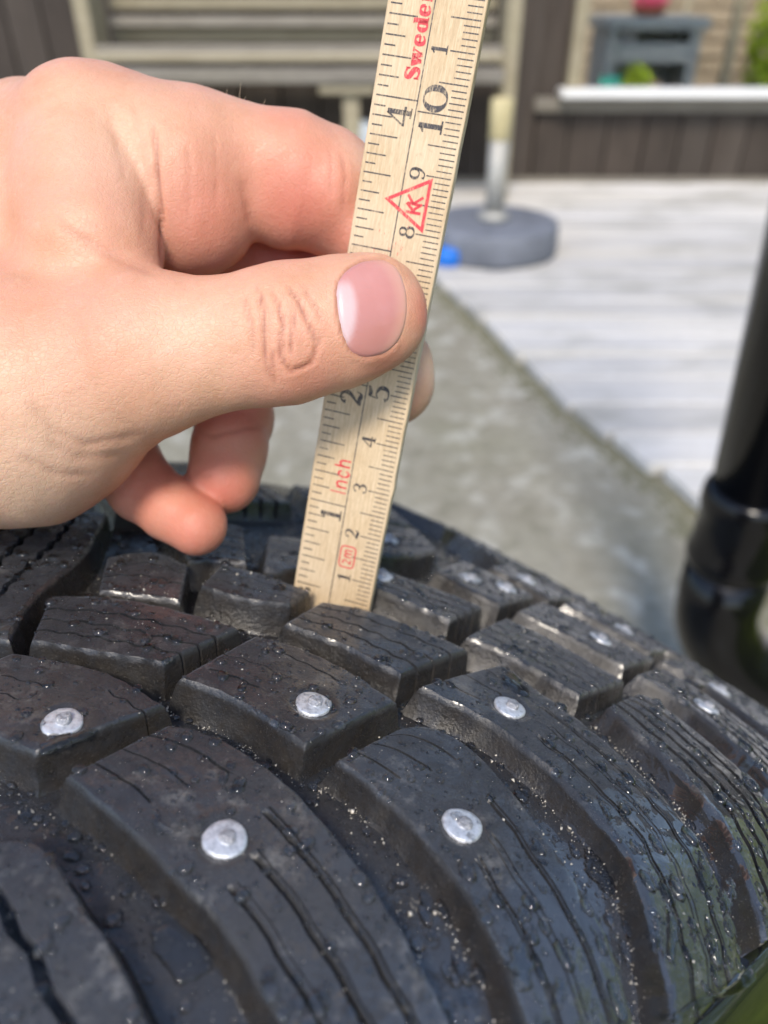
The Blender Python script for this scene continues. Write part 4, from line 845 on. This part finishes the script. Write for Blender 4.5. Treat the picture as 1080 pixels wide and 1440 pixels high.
def surface_nets():
    h = .62; lo = np.array([-165, -92, 112], np.float32); hi = np.array([12, 28, 206], np.float32); n = np.ceil((hi - lo) / h).astype(int) + 1; st = 5
    n = (n // st + 1) * st
    cx = [lo[i] + h * (np.arange(n[i] // st) * st + (st - 1) / 2) for i in range(3)]
    G = np.stack(np.meshgrid(*cx, indexing='ij'), -1).reshape(-1, 3).astype(np.float32); dc = hand_sdf(G)
    near = (np.abs(dc) < h * st * 1.25 + .4).reshape(n // st); D = np.repeat(np.repeat(np.repeat(np.where(dc < 0, -9., 9.).astype(np.float32).reshape(n // st), st, 0), st, 1), st, 2)
    M = np.repeat(np.repeat(np.repeat(near, st, 0), st, 1), st, 2); idx = np.argwhere(M); val = np.empty(len(idx), np.float32)
    for s in range(0, len(idx), 400000): val[s:s + 400000] = hand_sdf((lo + idx[s:s + 400000] * h).astype(np.float32))
    D[M] = val; D[0] = 9; D[:, 0] = 9; D[:, :, 0] = 9; D[-1] = 9; D[:, -1] = 9; D[:, :, -1] = 9
    I = D < 0; a = I[:-1, :-1, :-1]; cs = [(i, j, k) for i in (0, 1) for j in (0, 1) for k in (0, 1)]
    cnt = sum(I[i:i + n[0] - 1, j:j + n[1] - 1, k:k + n[2] - 1].astype(np.int8) for i, j, k in cs); act = (cnt > 0) & (cnt < 8)
    ci = np.argwhere(act); vid = np.full(act.shape, -1, np.int32); vid[act] = np.arange(len(ci)); acc = np.zeros((len(ci), 3)); num = np.zeros(len(ci))
    cv = {c: D[ci[:, 0] + c[0], ci[:, 1] + c[1], ci[:, 2] + c[2]] for c in cs}
    for c in cs:
        for ax in range(3):
            if c[ax] == 0:
                e = list(c); e[ax] = 1; v0, v1 = cv[c], cv[tuple(e)]; m = (v0 < 0) != (v1 < 0); t = np.where(m, v0 / np.where(m, v0 - v1, 1), 0)
                p = np.tile(np.array(c, float), (len(ci), 1)); p[:, ax] = t; acc += p * m[:, None]; num += m
    V = lo + h * (ci + acc / num[:, None]); Fs = []
    for ax in range(3):
        b, c = [(1, 2), (2, 0), (0, 1)][ax]; s0 = [slice(1, -1)] * 3; s0[ax] = slice(0, -1); s1 = [slice(1, -1)] * 3; s1[ax] = slice(1, None)
        A0 = I[tuple(s0)]; A1 = I[tuple(s1)]; e = np.argwhere(A0 != A1); flip = A0[A0 != A1]; e = e + 1; e[:, ax] -= 1
        def cell(db, dc): q = e.copy(); q[:, b] += db; q[:, c] += dc; return vid[q[:, 0], q[:, 1], q[:, 2]]
        ok = (e < np.array(act.shape)).all(1); e = e[ok]; flip = flip[ok]
        Q = np.stack([cell(-1, -1), cell(0, -1), cell(0, 0), cell(-1, 0)], -1); Q[~flip] = Q[~flip][:, ::-1]; Fs.append(Q)
    F = np.vstack(Fs); F = F[(F >= 0).all(1)]
    return V.astype(np.float32), F
def grad(V, e=.35):
    g = np.stack([hand_sdf(V + np.eye(3, dtype=np.float32)[i] * e) - hand_sdf(V - np.eye(3, dtype=np.float32)[i] * e) for i in range(3)], -1); return g / (np.linalg.norm(g, axis=1)[:, None] + 1e-9)
def seg_dist(P, line, frac=False):
    d = np.full(len(P), 1e9); L = [np.hypot(b[0] - a[0], b[1] - a[1]) for a, b in zip(line, line[1:])]; tot = sum(L); acc = 0; fr = np.zeros(len(P))
    for a, b in zip(line, line[1:]):
        a = np.array(a, float); ab = np.array(b, float) - a; t = np.clip(((P - a) @ ab) / (ab @ ab + 1e-9), 0, 1); e = np.linalg.norm(P - a - t[:, None] * ab, axis=1); fr = np.where(e < d, (acc + t * np.linalg.norm(ab)) / tot, fr); d = np.minimum(d, e); acc += np.linalg.norm(ab)
    return (d, fr) if frac else d
NAIL = [(470, 412), (473, 394), (487, 376), (510, 364), (540, 362), (560, 374), (572, 402), (575, 432), (571, 460), (560, 484), (541, 500), (512, 506), (491, 497), (479, 472), (472, 440)]
NAIL = [(528 + (a - 528) * .95, 436 + (b - 436) * .95) for a, b in NAIL]
FOLDS = [  # (line, width px, depth mm)
 ([(361, 398), (370, 439), (373, 500), (381, 540)], 2.6, .5), ([(379, 399), (391, 427), (397, 463), (394, 500), (409, 523), (436, 512), (449, 482), (446, 462)], 2.6, .5),
 ([(403, 398), (421, 427), (438, 463), (447, 488)], 2.5, .45), ([(416, 436), (410, 470), (408, 500)], 3., .3), ([(341, 412), (352, 450), (358, 500)], 3.4, .22), ([(424, 398), (444, 430), (456, 458)], 3., .2),
 ([(388, 545), (382, 520), (384, 490)], 3., .25), ([(214, 168), (221, 220), (226, 290), (229, 388)], 2.8, .75), ([(340, 250), (347, 285), (351, 318)], 5., .25), ([(214, 230), (205, 280), (203, 340)], 6., .16),
 ([(35, 560), (77, 608), (118, 627), (182, 616), (205, 606)], 7., .32), ([(55, 612), (107, 644), (166, 641), (186, 632)], 8., .28), ([(20, 640), (80, 668), (140, 668)], 6., .22), ([(70, 300), (95, 325), (150, 355), (228, 388)], 7., .4),
 ([(262, 190), (268, 250), (262, 330)], 4., .14), ([(300, 175), (306, 230), (304, 300)], 4., .12), ([(150, 140), (165, 200), (178, 260)], 5., .14), ([(185, 130), (196, 190), (204, 250)], 5., .14), ([(278, 606), (300, 614), (338, 604), (372, 600)], 3., .25), ([(270, 660), (290, 672), (300, 668)], 3., .15), ([(480, 210), (486, 250), (480, 300)], 3., .18), ([(462, 200), (466, 240), (462, 280)], 3., .12),
 ([(222, 640), (240, 668), (232, 690)], 4., .15)]
def jitter(line, amp=.8, n=4):
    out = []
    for a, b in zip(line, line[1:]):
        for i in range(n): t = i / n; out.append((a[0] + (b[0] - a[0]) * t + random.gauss(0, amp) * (i > 0), a[1] + (b[1] - a[1]) * t + random.gauss(0, amp * .5) * (i > 0)))
    return out + [line[-1]]
FOLDS = [(jitter(l) if w_ < 4 else l, w_, d_) for l, w_, d_ in FOLDS]
for _ in range(22):                              # many short skin lines over the thumb knuckle
    x = random.uniform(345, 452); y = random.uniform(395, 520); ln = random.uniform(14, 44); FOLDS.append((jitter([(x, y), (x + random.uniform(-3, 5), y + ln / 2), (x + random.uniform(-6, 8), y + ln)], 1.2, 2), random.uniform(1.8, 2.6), random.uniform(.08, .2)))
def person():
    V, F = surface_nets(); V = V - (hand_sdf(V) * 1.)[:, None] * grad(V); V = V - (hand_sdf(V) * .8)[:, None] * grad(V)
    me = mesh_np('hand', V, F); bm = bmesh.new(); bm.from_mesh(me)
    bmesh.ops.recalc_face_normals(bm, faces=bm.faces)
    # finer faces on the thumb and index, where creases run
    inv = lambda v: (540 + FPX * v[0] / v[2], 720 + FPX * v[1] / v[2])
    bm.verts.ensure_lookup_table(); Q = np.array([inv(v.co) for v in bm.verts]); nz = np.array([-(v.normal.dot(v.co)) for v in bm.verts]) > 0; dm = np.full(len(Q), 1e9)
    for line, wd, dp in FOLDS + [(NAIL + NAIL[:1], 4, 1)]:
        if wd < 8 and (dp >= .2 or len(line) > 6): dm = np.minimum(dm, seg_dist(Q, line) - 2 * wd)
    sel = (dm < 6) & nz; ed = [e for e in bm.edges if sel[e.verts[0].index] and sel[e.verts[1].index]]
    bmesh.ops.subdivide_edges(bm, edges=ed, cuts=2, use_grid_fill=True)
    bm.to_mesh(me); bm.free(); n = len(me.vertices); V = np.empty(n * 3, np.float32); me.vertices.foreach_get('co', V); V = V.reshape(-1, 3); V = V - hand_sdf(V)[:, None] * grad(V)
    Nn = grad(V); P2 = np.stack([540 + FPX * V[:, 0] / V[:, 2], 720 + FPX * V[:, 1] / V[:, 2]], -1); front = np.clip(-(Nn * V).sum(1) / np.linalg.norm(V, axis=1) * 4, 0, 1)
    cr = np.zeros(n); disp = np.zeros(n)
    for line, wd, dp in FOLDS:
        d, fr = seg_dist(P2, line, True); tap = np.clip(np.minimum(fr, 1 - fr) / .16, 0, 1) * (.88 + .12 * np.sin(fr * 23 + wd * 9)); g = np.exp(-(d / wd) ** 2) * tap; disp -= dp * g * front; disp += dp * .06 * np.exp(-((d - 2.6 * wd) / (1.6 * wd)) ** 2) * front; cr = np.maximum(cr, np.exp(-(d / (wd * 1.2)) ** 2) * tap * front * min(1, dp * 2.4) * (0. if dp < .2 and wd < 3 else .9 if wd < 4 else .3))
    nd = seg_dist(P2, NAIL + NAIL[:1]); zf = (V[:, 2] < 140); nail_in = poly_in(P2, np.array(NAIL, float)) & zf & (front > .05)
    disp -= np.where(nail_in, .32, 0) * np.clip(nd / 5, 0, 1); disp += .22 * np.exp(-((nd - 5) / 6) ** 2) * (~nail_in) * zf * front * (P2[:, 0] < 560)
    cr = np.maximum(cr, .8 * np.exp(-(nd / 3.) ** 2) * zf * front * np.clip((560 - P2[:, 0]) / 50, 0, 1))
    # slow lumps of flesh and tendons
    disp += .10 * np.sin(V[:, 0] * .31 + 1.) * np.sin(V[:, 1] * .27) + .05 * np.sin(V[:, 0] * .8 + V[:, 1] * .5) * np.sin(V[:, 1] * .7 - V[:, 2] * .6)
    V2 = V + Nn * disp[:, None]
    red = np.zeros(n); pale = np.zeros(n)
    for (x, y, z, r, a) in ((420, 290, 148, 12, .72), (275, 300, 142, 13, .5), (470, 330, 152, 7, .55), (425, 350, 172, 16, .9), (480, 520, 166, 9, .8), (312, 690, 160, 12, .8), (330, 600, 168, 12, .75), (272, 745, 156, 11, .7), (215, 700, 160, 13, .65), (590, 440, 136, 4, .7), (545, 520, 134, 5, .5), (400, 185, 150, 7, .45), (150, 130, 150, 11, .22), (120, 560, 128, 12, .1), (440, 540, 132, 7, .25)):
        red = np.maximum(red, a * np.exp(-(np.linalg.norm(V - px(x, y, z), axis=1) / r) ** 2))
    for (x, y, z, r, a) in ((60, 650, 126, 14, .7), (160, 250, 142, 10, .6), (30, 700, 130, 14, .7), (500, 235, 152, 4, .7), (600, 520, 164, 5, .8), (250, 470, 127, 9, .35)):
        pale = np.maximum(pale, a * np.exp(-(np.linalg.norm(V - px(x, y, z), axis=1) / r) ** 2))
    me.vertices.foreach_set('co', c2w(V2).astype(np.float32).ravel()); me.update()
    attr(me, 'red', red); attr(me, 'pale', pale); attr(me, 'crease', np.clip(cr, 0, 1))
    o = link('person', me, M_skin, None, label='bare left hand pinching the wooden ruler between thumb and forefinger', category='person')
    # nail of the thumb
    B = np.array(NAIL, float); m = 60; Bd = resample([tuple(p) for p in B] + [tuple(B[0])], m + 1)[:-1]; c = np.array([529., 436.]); rg = np.r_[np.linspace(0, .9, 12), .95, .985, 1.03]
    def hit(q):
        d = np.c_[(q[:, 0] - 540) / FPX, (q[:, 1] - 720) / FPX, np.ones(len(q))].astype(np.float32); t = np.full(len(q), 118., np.float32)
        for _ in range(60): t = t + hand_sdf(d * t[:, None]) * .8
        return d * t[:, None]
    rows = []; L = []; FR = []
    for r in rg:
        q = c + (Bd - c) * r; Pn = hit(q); g = grad(Pn); lift = .30 * (1 - max(0, (r - .9) / .13) ** 2 * 1.9); tip = np.clip((q[:, 0] - 545) / 40, 0, 1); lift = lift - tip * .05
        rows.append(Pn + g * np.broadcast_to(lift, (m,))[:, None]); lx = 497 + 26 * ((q[:, 1] - 436) / 70) ** 2 * -1; L.append(np.clip((lx + 8 - q[:, 0]) / 9, 0, 1) * np.clip((q[:, 1] - 392) / 14, 0, 1)); ex = 560 - 26 * ((q[:, 1] - 434) / 66) ** 2; FR.append(np.clip((q[:, 0] - ex + 8) / 26, 0, 1))
    R = len(rg); Vn = np.vstack(rows); F = []
    for i in range(1, R - 1):
        for j in range(m): F.append((i * m + j, i * m + (j + 1) % m, (i + 1) * m + (j + 1) % m, (i + 1) * m + j))
    F += [(0, m + j, m + (j + 1) % m, m + (j + 1) % m) for j in range(m)]
    mn = bpy.data.meshes.new('fingernail'); mn.from_pydata(c2w(Vn).tolist(), [], [f if f[2] != f[3] else f[:3] for f in F]); mn.polygons.foreach_set('use_smooth', np.ones(len(mn.polygons), bool))
    attr(mn, 'lunula', np.concatenate(L)); attr(mn, 'free', np.concatenate(FR)); bm = bmesh.new(); bm.from_mesh(mn); bmesh.ops.recalc_face_normals(bm, faces=bm.faces)
    if sum((f.normal.dot(Vector((0, -1, .6))) for f in bm.faces)) < 0: bmesh.ops.reverse_faces(bm, faces=bm.faces)
    bm.to_mesh(mn); bm.free(); link('fingernail', mn, M_nail, o, label='pink thumb nail with a pale half moon')
    # fine hairs on the back of the forefinger
    bm = bmesh.new(); roots = []
    for (x, y, dx, dy) in ((305, 138, -9, -14), (316, 141, 1, -15), (334, 144, 2, -28), (336, 145, 6, -9), (331, 145, -3, -10), (363, 152, 7, -12), (366, 153, -3, -8), (346, 148, 0, -5), (352, 149, 3, -5)):
        t = np.linspace(-.25, 1, 7); pts = [c2w(px(x + dx * a * (1 + .25 * a) + 2, y + 4 + (dy - 4) * a, 152 - 1.5 * a)) for a in t]; tube(bm, pts, list(np.linspace(.000055, .00002, 7)), 5)
    bm_obj('hair', bm, simple('fair_hair', (.50, .40, .28), .5, .1), o, smooth=True)
def poly_in(p, poly): return inside(p, poly)
person()
